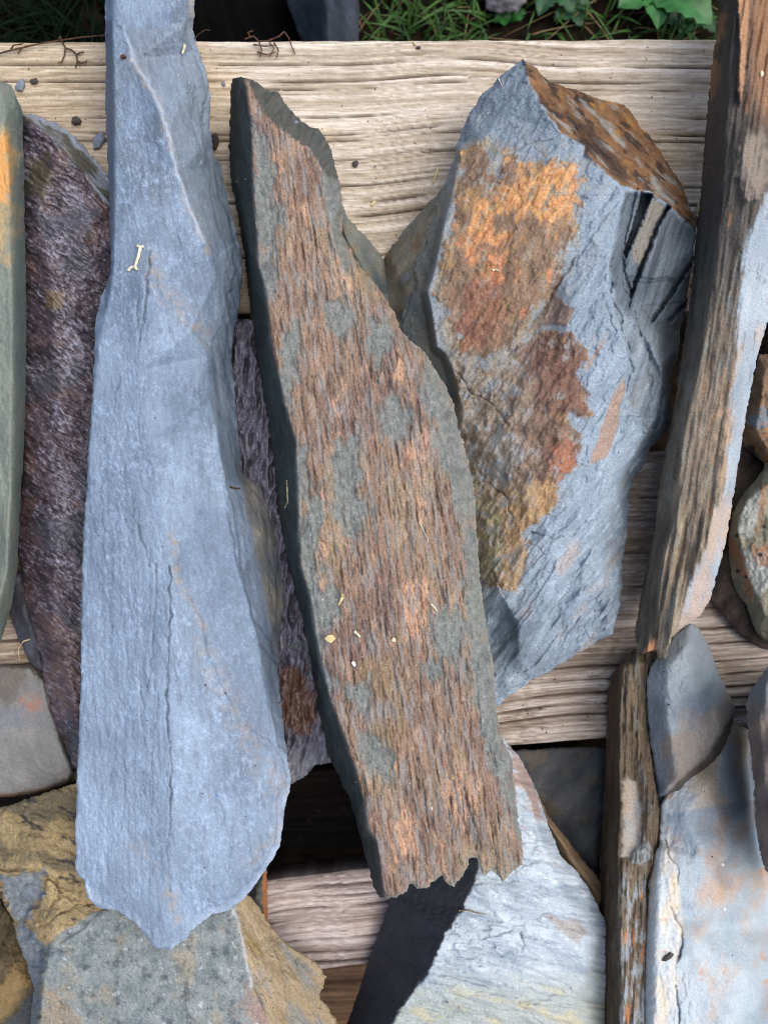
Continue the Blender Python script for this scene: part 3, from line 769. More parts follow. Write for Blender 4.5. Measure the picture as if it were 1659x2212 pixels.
    recess = [(1344,411),(1330,490),(1315,560),(1313,609),(1330,660),(1355,690),(1385,730),(1420,800),(1430,900),(1395,960),(1480,980),(1530,560),(1503,497),(1442,444),(1407,416)]
    crk = [([(1135,1150),(1160,1152),(1190,1162),(1218,1160)],2.5,2.2),([(1140,1170),(1165,1185),(1180,1200)],2.2,1.4),([(985,800),(1010,840),(1060,870),(1100,920)],2.6,1.6),
           ([(1100,770),(1180,660),(1240,560)],2.5,1.4),([(1040,1040),(1090,1070),(1110,1120),(1080,1170)],3,1.8),([(1030,1280),(1060,1230),(1090,1290)],2.5,1.4),
           ([(1240,1360),(1262,1352),(1275,1378)],2.6,1.8),([(1090,340),(1140,310),(1190,300)],1.8,0.8),([(1310,650),(1325,720),(1320,760)],2,1.0)]
    def relief(c):
        x, y = c.x, c.y
        n1 = fb(x, y, 34, 5, -25, 1.4, 101, gain=0.6); n2 = fb(x, y, 11, 4, -25, 1.6, 102, gain=0.65)
        def cover(P, soft, k1, k2): return sm(-0.34, 0.3, np.clip(poly_sd(x, y, P) / soft, -1.4, 0.9) + k1 * n1 + k2 * n2 - 0.12)
        c.b1 = cover(brown1, 30, 1.0, 0.75)
        c.b2 = np.maximum(cover(brown2, 20, 0.7, 0.7), 0.85 * cover(brown3, 10, 0.4, 0.5))
        c.b2 = c.b2 * (1 - 0.75 * sm(1180, 1060, x) * sm(-0.05, 0.35, fb(x, y, 40, 5, -20, 1.4, 67, gain=0.6)))
        c.st = np.maximum(cover(strip, 7, 0.35, 0.4), 0.8 * cover(strip2, 5, 0.3, 0.4))
        c.rs = sm(-3, 4, poly_sd(x, y, rside) + 5 * fb(x, y, 16, 4, seed=105))
        c.rc = sm(-2, 10, poly_sd(x, y, recess) + 7 * fb(x, y, 26, 4, -20, 2, 106)) * (1 - c.rs)
        film = np.maximum(c.b1, c.b2)
        h = film * (0.4 + 1.0 * fb(x, y, 34, 4, -35, 1.6, 108) + 0.5 * fb(x, y, 12, 4, -35, 2, 109)) + (1 - c.rs) * (1 - c.rc) * (2.4 * terr(x, y, 110, 3, -38, 2.5, 96) + 1.3 * terr(x, y, 40, 3, -38, 2.5, 97) + ledge(c, 10, 10, 2.0, 95, 36))
        h = h + 1.6 * c.b2 * (ridge(x, y, 40, 4, -30, 1.8, 110) - 0.4)
        h = h + (1 - c.rs) * (0.6 * fb(x, y, 70, 4, -40, 2.5, 111) + 0.25 * fb(x, y, 11, 4, -38, 2, 112))
        lowr = sm(1050, 1250, y + (x - 1150) * 0.4)
        tr = fb(x, y, 22, 4, -38, 8, 113)
        h = h + (0.25 + 0.75 * lowr) * (1 - film) * (1.8 * tr + 4.0 * terr(x, y, 70, 3, -38, 4.5, 119) * (0.35 + 0.65 * lowr)) * (1 - c.rs) * (1 - c.rc)
        h = h + c.rc * (1.6 * terr(x, y, 22, 3, -23, 9, 114) + 0.5 * fb(x, y, 6, 3, -23, 10, 115) - 0.6)
        h = h - 13 * sm(-3, 3, poly_sd(x, y, gap1) + 3 * fb(x, y, 12, 3, seed=94))
        for g_ in gaps[:3]: h = h - 12 * np.exp(-(line_d(x + 3 * fb(x, y, 16, 3, seed=93), y, g_) / 3.6) ** 2)
        h = h - 3 * np.exp(-(line_d(x + 3 * fb(x, y, 16, 3, seed=92), y, gaps[3]) / 3.0) ** 2)
        for P_, dh_ in (([(1313,612),(1325,660),(1350,720),(1360,790),(1352,840),(1335,900),(1600,900),(1600,600)], -3.6),
                        ([(1340,600),(1372,690),(1398,760),(1405,860),(1390,930),(1600,930),(1600,600)], -4.2), ([(1380,660),(1412,720),(1430,800),(1424,900),(1380,990),(1600,990),(1600,640)], -4.6)):
            h = h + dh_ * sm(-3, 3, poly_sd(x, y, P_) + 6 * fb(x, y, 30, 4, -10, 2, 91)) * (1 - c.rc * 0.6)
        h = h + c.rs * (3.0 * terr(x, y, 40, 3, 47, 5, 89) + 1.0 * fb(x, y, 16, 4, 47, 7, 116) + 0.8 * fb(x, y, 6, 3, 47, 4, 117))
        for P_ in ([(1316,570),(1325,660),(1350,720),(1361,790),(1352,850)],[(1342,610),(1374,692),(1399,760),(1407,860),(1388,935)],[(1382,664),(1414,722),(1432,800),(1425,900),(1384,985),(1345,1040)]):
            h = h - 3.5 * crack(x, y, P_, 3.2, 9, 119)
        for p, w, dp in crk: h = h - dp * crack(x, y, p, w, 7, 118)
        return h
    def n_(x, y): return fb(x, y, 60, 4, -25, 1.4, 71)
    def color(c):
        x, y = c.x, c.y
        g = mix(S(126, 141, 154), S(150, 166, 180), 0.5 + 0.6 * fb(x, y, 60, 5, -30, 1.6, 120))
        g = mix(g, S(172, 188, 202), 0.6 * sm(0.1, 0.6, fb(x, y, 14, 4, -35, 3, 121)) * sm(600, 1000, y))
        g = mix(g, S(120, 132, 148), 0.5 * sm(0.1, 0.6, fb(x, y, 22, 4, -40, 5, 122)))
        g = mix(g, S(122, 134, 146), 0.6 * sm(480, 180, y))
        tri = pmask(x, y, [(1085,1300),(1125,1350),(1180,1310),(1165,1370),(1120,1440),(1075,1480),(1070,1380)], 6, 12, 22, 85)
        g = mix(g, S(98, 110, 122), tri * 0.6)
        tan = sm(0.15, 0.55, fb(x, y, 70, 4, -40, 2.5, 123) + 0.35 * np.exp(-((x - 1290) / 60) ** 2 - ((y - 1260) / 70) ** 2) - 0.12)
        g = mix(g, S(184, 166, 150), 0.5 * tan * sm(500, 900, y))
        ochre = np.exp(-np.abs(poly_sd(x, y, brown1)) / 34) * sm(-0.1, 0.5, fb(x, y, 30, 4, -20, 1.5, 124))
        g = mix(g, S(152, 138, 104), 0.6 * ochre)
        br = mix(S(112, 92, 78), S(150, 126, 104), 0.5 + 0.7 * fb(x, y, 36, 5, -30, 1.6, 125))
        br = mix(br, S(160, 132, 88), sm(0.1, 0.6, fb(x, y, 60, 4, -30, 1.5, 126)) * 0.55)
        om = np.maximum(pmask(x, y, orange1, 24, 70, 34, 127, 1.3, -20, 5), 0.8 * sm(0.35, 0.6, fb(x, y, 48, 4, 0, 1.6, 128)) * sm(780, 640, y))
        orn = mix(S(180, 124, 84), S(220, 172, 116), 0.5 + 0.9 * fb(x, y, 18, 5, -20, 1.3, 129, gain=0.65))
        orn = mix(orn, S(150, 150, 138), 0.75 * sm(0.2, 0.5, fb(x, y, 22, 4, -10, 1.4, 98)))
        orn = mix(orn, S(206, 132, 96), sm(480, 560, y) * 0.5)
        b1 = mix(br, orn, om * 0.92)
        red = pmask(x, y, [(985,700),(1000,620),(1060,600),(1090,650),(1080,720),(1040,750),(985,765)], 14, 24, 30, 130)
        b1 = mix(b1, S(146, 100, 84), red * 0.6)
        b1 = mix(b1, S(148, 152, 144), 0.7 * sm(0.05, 0.5, fb(x, y, 26, 5, -20, 1.4, 78, gain=0.7)) * sm(0.0, 0.6, fb(x, y, 90, 3, seed=79) + 0.2))
        lw = sm(-40, 60, poly_sd(x, y, [(960,420),(1000,310),(1150,330),(1250,420),(1235,560),(1190,690),(1150,760),(1230,900),(1225,1010),(1160,1120),(1120,1280),(1030,1270),(930,900),(920,640)]) + 34 * n_(x, y))
        g = mix(g, mix(S(128, 120, 104), S(164, 150, 128), 0.5 + 0.9 * fb(x, y, 22, 5, -30, 1.6, 73, gain=0.65)), lw * (0.35 + 0.5 * sm(-0.3, 0.4, fb(x, y, 36, 5, -25, 1.5, 72, gain=0.65))))
        halo = sm(0.0, 0.5, c.b1) * (1 - sm(0.4, 0.95, c.b1))
        b1 = mix(b1, S(160, 142, 112), halo * 0.7)
        fl = sm(0, 18, poly_sd(x, y, [(1313,560),(1313,620),(1322,690),(1345,740),(1356,800),(1346,860),(1400,960),(1480,940),(1560,600),(1490,560)]) + 9 * fb(x, y, 30, 4, -10, 2, 87)) * (1 - c.rc)
        g = mix(g, mix(S(92, 102, 112), S(142, 152, 160), 0.5 + 0.9 * fb(x + 0.25 * y, y, 13, 4, -4, 9, 86)), fl * 0.8)
        col = mix(g, b1, c.b1)
        edge2 = sm(60, 12, poly_sd(x, y, brown2)) * sm(0, 0.5, fb(x, y, 34, 4, seed=131))
        b2 = mix(S(98, 80, 70), S(140, 116, 98), 0.5 + 0.7 * fb(x, y, 26, 5, -35, 1.6, 132))
        b2 = mix(b2, S(112, 78, 68), pmask(x, y, [(1110,740),(1230,700),(1280,800),(1280,900),(1210,900),(1150,850)], 16, 26, 30, 133) * 0.55)
        b2 = mix(b2, mix(S(154, 126, 88), S(190, 156, 112), 0.5 + 0.8 * fb(x, y, 20, 4, -20, 1.5, 149)), np.maximum(edge2 * 0.4, pmask(x, y, [(1060,1060),(1200,1030),(1200,1110),(1150,1140),(1140,1290),(1080,1290),(1090,1180)], 14, 24, 30, 134) * 0.75))
        b2 = mix(b2, mix(S(134, 130, 104), S(168, 158, 126), 0.5 + 0.8 * fb(x, y, 26, 4, 20, 2, 150)), pmask(x, y, [(1020,1020),(1060,1040),(1090,1130),(1080,1260),(1020,1260)], 14, 22, 30, 135) * 0.8)
        b2 = mix(b2, S(164, 108, 84), pmask(x, y, [(1195,960),(1250,960),(1245,1015),(1205,1035),(1180,1000)], 14, 30, 20, 136) * 0.7)
        b2 = mix(b2, S(96, 98, 100), pmask(x, y, [(990,900),(1060,900),(1100,960),(1090,1030),(1020,1030)], 18, 28, 34, 137) * 0.6)
        lt = sm(1190, 1080, x + 40 * fb(x, y, 50, 4, seed=70)) * sm(1120, 1020, y)
        b2 = mix(b2, mix(S(124, 110, 94), S(166, 154, 136), 0.5 + 0.9 * fb(x, y, 20, 5, -30, 1.5, 69, gain=0.65)), lt * 0.75)
        b2 = mix(b2, S(150, 164, 174), lt * 0.7 * sm(0.1, 0.4, fb(x, y, 24, 5, -20, 1.4, 68, gain=0.65)))
        wf = sm(0.1, 0.6, fb(x, y, 34, 5, -20, 1.5, 138, gain=0.7)) * sm(0.5, -0.2, fb(x, y, 120, 3, seed=148))
        b2 = mix(b2, S(158, 164, 166), wf * 0.6)
        col = mix(col, b2, c.b2)
        col = mix(col, S(158, 134, 118) * (1 + 0.2 * fb(x, y, 9, 3, -30, 2, 139))[:, None], c.st * 0.9)
        rc = mix(S(78, 88, 98), S(112, 122, 130), 0.5 + 0.7 * fb(x, y, 12, 4, -17, 10, 140))
        rc = mix(rc, S(80, 90, 88), sm(1420, 1460, x + 0.4 * (y - 520)) * sm(0, 0.5, fb(x, y, 40, 3, -23, 4, 88)) * 0.7)
        rc = mix(rc, S(128, 124, 114), pmask(x, y, tanled, 3, 6, 14, 141) * 0.9)
        rc = mix(rc, S(62, 70, 80), sm(0.1, 0.5, fb(x, y, 14, 3, -17, 14, 142)) * 0.7)
        rc = mix(rc, S(132, 142, 152), sm(620, 760, y) * 0.6)
        col = mix(col, rc, c.rc)
        rs = mix(S(92, 68, 50), S(136, 102, 70), 0.5 + 0.7 * fb(x, y, 22, 5, 47, 3, 143))
        rs = mix(rs, S(46, 40, 38), sm(0.0, 0.35, fb(x, y, 24, 5, 47, 2.4, 144, gain=0.7)) * 0.85)
        rs = mix(rs, S(158, 116, 66), sm(0.3, 0.6, fb(x, y, 30, 4, 47, 2, 145)) * 0.7)
        rs = mix(rs, S(140, 142, 138), sm(0.15, 0.45, fb(x, y, 16, 5, 47, 5, 146, gain=0.7)) * 0.7)
        rs = mix(rs, S(50, 42, 40), 0.75 * pmask(x, y, [(1215,250),(1262,262),(1330,330),(1352,385),(1320,370),(1262,312)], 8, 22, 22, 76, 2.5, 47))
        gl = np.exp(-(line_d(x + 5 * fb(x, y, 30, 3, seed=75), y, [(1255,215),(1300,262),(1345,312),(1395,372),(1450,440)]) / 5) ** 2) * sm(-0.4, 0.2, fb(x, y, 40, 3, seed=74))
        rs = mix(rs, S(140, 144, 142), gl * 0.75)
        rs = mix(rs, S(88, 62, 40), sm(20, 70, -(y - 126) + (x - 1128) * 0.9 - 70) * 0.5)
        col = mix(col, rs, c.rs)
        for p, w, dp in crk: col = mix(col, S(66, 58, 54), 0.6 * crack(x, y, p, w * 0.8, 7, 118))
        lft = sm(10, -10, poly_sd(x, y, [(960,330),(960,470),(935,574),(915,632),(926,690),(936,757),(985,860),(960,1000),(960,1700),(1700,1700),(1700,60),(1000,60)]))
        col = mix(col, mix(S(96, 106, 112), S(136, 134, 122), 0.5 + 0.8 * fb(x, y, 30, 4, 20, 3, 147)), lft * sm(300, 420, y) * 0.9)
        return col
    return stone('slate_boulder', 'big blue-grey rock with orange and brown rust patches, right of the rust-streaked slab',
                 out, cr, pts, base=1, relief=relief, color=color, mat=M_RUST, rough=(5, 30), soft=1, edge=(6, 1.6), sp=2.1, seed=3, taper=0.15)

# ------------------------------------------------------------------ tall layered brown slate at the right edge
def layered_slate():
    out = [(1551,-40,30),(1690,-40,50),(1690,560,56),(1656,697,52),(1638,756,52),(1624,819,52),(1607,917,52),(1596,994,52),(1582,1078,52),(1568,1166,52),(1547,1246,52),
           (1533,1295,52),(1512,1330,50),(1491,1344,50),(1460,1367,52),(1449,1382,52),(1435,1426,50),(1421,1424,48),(1417,1403,50),(1384,1414,40),(1376,1393,38),(1369,1376,34),(1379,1316,32),
           (1393,1236,32),(1414,1148,34),(1419,1078,36),(1421,1064,36),(1439,959,36),(1456,872,36),(1474,749,34),(1488,662,32),(1498,557,30),(1502,525,30),(1512,420,28),(1526,245,28),(1537,140,28),(1547,70,28)]
    cr = [[(1690,380,60),(1640,440,66),(1612,560,68),(1598,680,68),(1588,837,68),(1580,959,68),(1568,1064,68),(1544,1110,67),(1524,1190,66),(1491,1258,64),(1468,1323,62),(1456,1362,58)],
          [(1590,-40,58),(1575,120,58),(1566,300,58),(1558,450,60),(1540,600,62),(1515,760,63),(1488,880,64),(1468,980,64),(1458,1100,63),(1449,1148,62),(1432,1201,61),(1424,1253,60),(1420,1341,57)],
          [(1449,1100,52),(1440,1148,50),(1424,1201,48),(1414,1253,47),(1410,1341,44)]]
    pts = [(1520,620,50),(1600,330,66),(1640,250,62),(1545,900,67),(1530,1000,66),(1480,1200,60),(1640,60,58)]
    blade = [(1590,-50),(1622,-50),(1614,80),(1606,180),(1598,230),(1592,190),(1596,100)]
    pale = [(1700,370),(1650,420),(1612,520),(1594,640),(1584,840),(1576,960),(1566,1064),(1544,1096),(1526,1183),(1491,1253),(1467,1323),(1456,1370),(1700,1400)]
    def relief(c):
        x, y = c.x, c.y
        c.pl = sm(-6, 6, poly_sd(x, y, pale) + 16 * fb(x, y, 13, 5, -9, 6, 151, gain=0.6))
        c.bl = sm(-2, 3, poly_sd(x, y, blade) + 2 * fb(x, y, 10, 3, seed=152))
        s = fb(x, y, 11, 4, -9, 14, 153)
        low = sm(950, 1150, y)
        h = (1 - c.pl) * (1.3 * s + low * (4.6 * fb(x, y, 24, 3, -9, 12, 154)) + 0.7 * fb(x, y, 30, 4, -9, 2, 155)) + c.pl * 0.3 * fb(x, y, 20, 4, -9, 3, 156)
        h = h + 5 * c.bl + sm(240, 60, y) * 2.5 * fb(x, y, 16, 3, -8, 16, 157)
        h = h + 2.5 * pmask(x, y, [(1600,290),(1640,280),(1665,330),(1650,420),(1610,440),(1590,380)], 10, 8, 20, 158)
        return h
    def color(c):
        x, y = c.x, c.y
        s = fb(x, y, 9, 5, -9, 9, 161, gain=0.6)
        col = mix(S(92, 84, 74), S(132, 122, 108), 0.5 + 0.8 * s)
        col = mix(col, S(58, 57, 58), sm(820, 420, y + 0.8 * (x - 1560) + 90 * fb(x, y, 80, 3, -9, 2, 162)) * 0.75)
        tan = np.exp(-((y - 940) / 110) ** 2) * sm(1490, 1560, x + 20 * fb(x, y, 30, 3, seed=163))
        col = mix(col, S(184, 156, 126), tan * 0.75 * sm(-0.5, 0.4, fb(x, y, 18, 4, -9, 2, 164)))
        col = mix(col, S(172, 156, 130), sm(950, 1150, y) * sm(-0.2, 0.6, fb(x, y, 13, 4, -9, 9, 165)) * 0.8)
        col = mix(col, S(128, 136, 132), sm(0.2, 0.55, fb(x, y, 16, 4, -9, 5, 166)) * 0.5 * sm(500, 800, y))
        col = mix(col, S(60, 52, 46), sm(0.2, 0.6, -s) * 0.6)
        col = mix(col, S(150, 112, 80), sm(0.5, 0.72, fb(x, y, 20, 4, -9, 4, 167)) * 0.55)
        col = mix(col, S(150, 162, 170), sm(0.05, 0.5, fb(x, y, 11, 4, -9, 8, 84)) * 0.75 * np.exp(-((x - 1604 + 0.05 * (y - 600)) / 26) ** 2) * sm(440, 560, y) * sm(900, 760, y))
        p = mix(S(138, 152, 164), S(172, 184, 194), 0.5 + 0.6 * fb(x, y, 40, 4, -9, 4, 168))
        p = mix(p, S(190, 162, 138), sm(-0.1, 0.5, fb(x, y, 60, 4, -9, 3, 169) + sm(1000, 1300, y) * 0.6 - 0.1) * 0.7)
        p = mix(p, S(84, 84, 84), sm(0.35, 0.6, fb(x, y, 8, 4, -9, 9, 170)) * 0.6 * sm(1000, 700, y))
        col = mix(col, p, c.pl)
        upper = sm(330, 160, y + 40 * fb(x, y, 50, 3, seed=171))
        edgeo = sm(30, 6, c.d) * sm(0.0, 0.4, fb(x, y, 30, 3, -8, 3, 172)) + 0.9 * sm(1600, 1640, x)
        col = mix(col, S(150, 112, 82) * (1 + 0.3 * fb(x, y, 8, 4, -8, 12, 173))[:, None], np.clip(edgeo, 0, 1) * upper * 0.8)
        col = mix(col, S(172, 132, 100), c.bl * 0.9)
        col = mix(col, S(138, 128, 116), pmask(x, y, [(1600,290),(1640,280),(1665,330),(1650,420),(1610,440),(1590,380)], 14, 14, 20, 158) * 0.8)
        dk = sm(3, -6, poly_sd(x, y, [(1449,1140),(1432,1201),(1423,1253),(1419,1341),(1416,1420),(1700,1420),(1700,1000),(1460,1000)])) * sm(1060, 1180, y)
        col = mix(col, S(84, 78, 68), dk * 0.7)
        col = mix(col, S(186, 136, 104), pmask(x, y, [(1384,1414),(1417,1372),(1418,1404)], 3, 4, 10, 174) * 0.9)
        return col
    return stone('layered_slate', 'tall layered brown slate like split timber with a pale right flank, along the right edge',
                 out, cr, pts, base=18, relief=relief, color=color, mat=M_RUST, rough=(3, 16), soft=1, edge=(5, 1.0), seed=4, taper=0.2)

# ------------------------------------------------------------------ left-hand stones
def green_slab():
    out = [(-60,170,52),(5,175,52),(25,182,50),(38,210,46),(50,245,42),(53,420,40),(56,560,40),(58,700,40),(56,860,40),(53,960,40),(48,1040,40),(43,1150,40),(40,1210,40),(28,1300,40),(16,1350,40),(0,1392,42),(-60,1400,44)]
    cr = [[(-60,240,60),(10,260,60),(25,420,60),(30,700,60),(28,1000,59),(18,1220,58),(-10,1340,56)]]
    def relief(c): return 0.5 * fb(c.x, c.y, 40, 4, 0, 3, 181) + 0.3 * fb(c.x, c.y, 8, 4, 0, 2, 182) + 1.4 * terr(c.x, c.y, 70, 3, 2, 4, 188) + ledge(c, 6, 6, 1.4, 186, 40, 3)
    def color(c):
        x, y = c.x, c.y
        col = mix(S(98, 108, 102), S(124, 130, 120), 0.5 + 0.6 * fb(x, y, 40, 5, 0, 2.5, 183))
        col = mix(col, S(84, 100, 102), sm(28, 48, x) * 0.6)
        oc = pmask(x, y, [(-60,280),(20,270),(34,330),(26,420),(34,500),(10,560),(-60,540)], 22, 30, 40, 184)
        col = mix(col, S(168, 146, 104), oc * 0.8)
        col = mix(col, S(206, 148, 82), pmask(x, y, [(-60,300),(14,300),(26,380),(10,440),(-60,430)], 14, 26, 24, 185) * 0.85)
        col = mix(col, S(140, 118, 92), sm(0.3, 0.6, fb(x, y, 26, 4, 0, 8, 186)) * 0.5)
        return col
    stone('slate_slab', 'smooth grey-green slab with an ochre patch near its top, cut off by the left edge', out, cr, [(-40,800,60)], base=8, relief=relief, color=color, mat=M_SLATE, rough=(2.5, 30), edge=(8, 1.6), seed=5, taper=0.15)

def purple_slate():
    out = [(40,248,22),(70,244,24),(100,258,26),(130,270,26),(160,292,24),(195,330,22),(228,372,20),(262,420,18),(300,700,12),(300,1500,12),(230,1690,10),(190,1690,12),(165,1668,14),(150,1640,16),(138,1612,16),
           (115,1560,18),(95,1470,18),(88,1420,18),(80,1395,18),(70,1340,20),(55,1290,20),(48,1230,20),(30,1150,18),(20,700,18),(25,400,20)]
    cr = [[(60,262,34),(85,278,36),(130,318,36),(175,372,33),(225,450,28),(260,520,22)],[(110,600,38),(130,900,38),(120,1200,37),(150,1450,32),(175,1600,25)]]
    pts = [(80,450,38),(180,520,36),(200,800,32),(60,1000,34),(200,1200,30),(110,1350,34)]
    def relief(c):
        x, y = c.x, c.y
        bend = -52 + 20 * np.sin(y / 240.0)
        c.cr = fb(x, y + 10 * fb(x, y, 120, 2, seed=187), 15, 4, 58, 4.5, 191, gain=0.55)
        c.f = fb(x, y, 6, 4, 54, 2.4, 192, gain=0.7)
        rel = 1.3 * (1 - np.abs(c.cr) * 2.2) + 0.7 * c.f + 2.0 * fb(x, y, 60, 3, 50, 2.5, 184) + 1.6 * terr(x, y, 50, 3, 50, 2.5, 189) + 2.0 * fb(x, y, 80, 3, 40, 2, 193)
        c.top = sm(-4, 6, poly_sd(x, y, [(40,235),(60,262),(85,276),(130,314),(175,368),(260,480),(300,420),(200,300),(90,230)]))
        return rel * (1 - 0.7 * c.top) + c.top * 1.5 * fb(x, y, 14, 4, 46, 9, 194)
    def color(c):
        x, y = c.x, c.y
        col = mix(S(62, 54, 62), S(96, 86, 96), 0.5 + 0.9 * c.f)
        col = mix(col, S(150, 150, 168), sm(0.08, 0.55, c.f + 0.5 * fb(x, y, 60, 3, 40, 1.5, 195)) * 0.8)  # bright glints of the folds painted into the colour
        col = mix(col, S(52, 42, 42), sm(0.05, 0.5, np.abs(c.cr) - 0.1) * 0.6)
        col = mix(col, S(108, 84, 74), sm(-0.1, 0.5, fb(x, y, 90, 4, seed=196) + sm(1200, 1500, y) * 0.5 - 0.15) * 0.5)
        col = mix(col, S(44, 40, 44), sm(0.05, 0.5, fb(x, y, 46, 4, 50, 1.6, 185)) * 0.6)
        col = mix(col, S(82, 78, 62), pmask(x, y, [(55,350),(100,330),(115,400),(90,430),(55,420)], 10, 20, 30, 197) * 0.8)
        col = mix(col, S(110, 92, 64), pmask(x, y, [(100,625),(135,630),(138,670),(100,665)], 5, 10, 16, 198) * 0.7)
        col = mix(col, S(76, 82, 92), sm(0.2, 0.5, fb(x, y, 110, 3, seed=199)) * 0.5)
        col = mix(col, mix(S(84, 84, 74), S(142, 150, 162), sm(-0.1, 0.4, fb(x, y, 16, 3, 46, 5, 200) + sm(14, 2, c.d) * 0.6)), c.top * 0.9)
        return col
    stone('crinkled_slate', 'purple-brown crinkled slate wedged between the grey-green slab and the long blue slate', out, cr, pts, base=1, relief=relief, color=color, mat=M_CRINK, rough=(6, 22), soft=2, edge=(7, 2), seed=6)

def grey_flat():
    out = [(-60,1440,16),(20,1436,18),(70,1440,18),(100,1470,18),(118,1540,18),(135,1600,20),(155,1650,20),(162,1672,18),(150,1690,18),(90,1712,18),(30,1722,16),(-60,1726,16)]
    def relief(c): return 0.4 * fb(c.x, c.y, 60, 4, 60, 2, 211) + 0.3 * fb(c.x, c.y, 8, 4, seed=212) + 1.0 * terr(c.x, c.y, 60, 3, 60, 2, 210) + ledge(c, 5, 8, 1.4, 209, 30)
    def color(c):
        x, y = c.x, c.y
        col = mix(S(112, 112, 110), S(138, 138, 134), 0.5 + 0.6 * fb(x, y, 30, 5, 20, 1.5, 213))
        col = mix(col, S(110, 118, 128), pmask(x, y, [(-60,1530),(100,1520),(110,1560),(-60,1590)], 14, 18, 30, 214) * 0.5)
        col = mix(col, S(160, 112, 94), pmask(x, y, [(45,1512),(80,1505),(90,1532),(60,1542)], 12, 18, 16, 215) * 0.65)
        col = mix(col, S(74, 56, 40), pmask(x, y, [(-60,1440),(60,1440),(50,1500),(-60,1560)], 20, 24, 30, 216) * 0.5)
        col = mix(col, S(150, 120, 92), sm(12, 4, c.d) * sm(1690, 1705, y) * 0.7)
        return col
    stone('slate_chunk', 'smooth flat grey stone with a faint orange spot below the grey-green slab', out, [], [(20,1580,24),(80,1620,24),(-40,1600,24),(120,1670,22)], base=1, soft=1, relief=relief, color=color, mat=M_SLATE, rough=(2.5, 24), edge=(12, 4), seed=7)

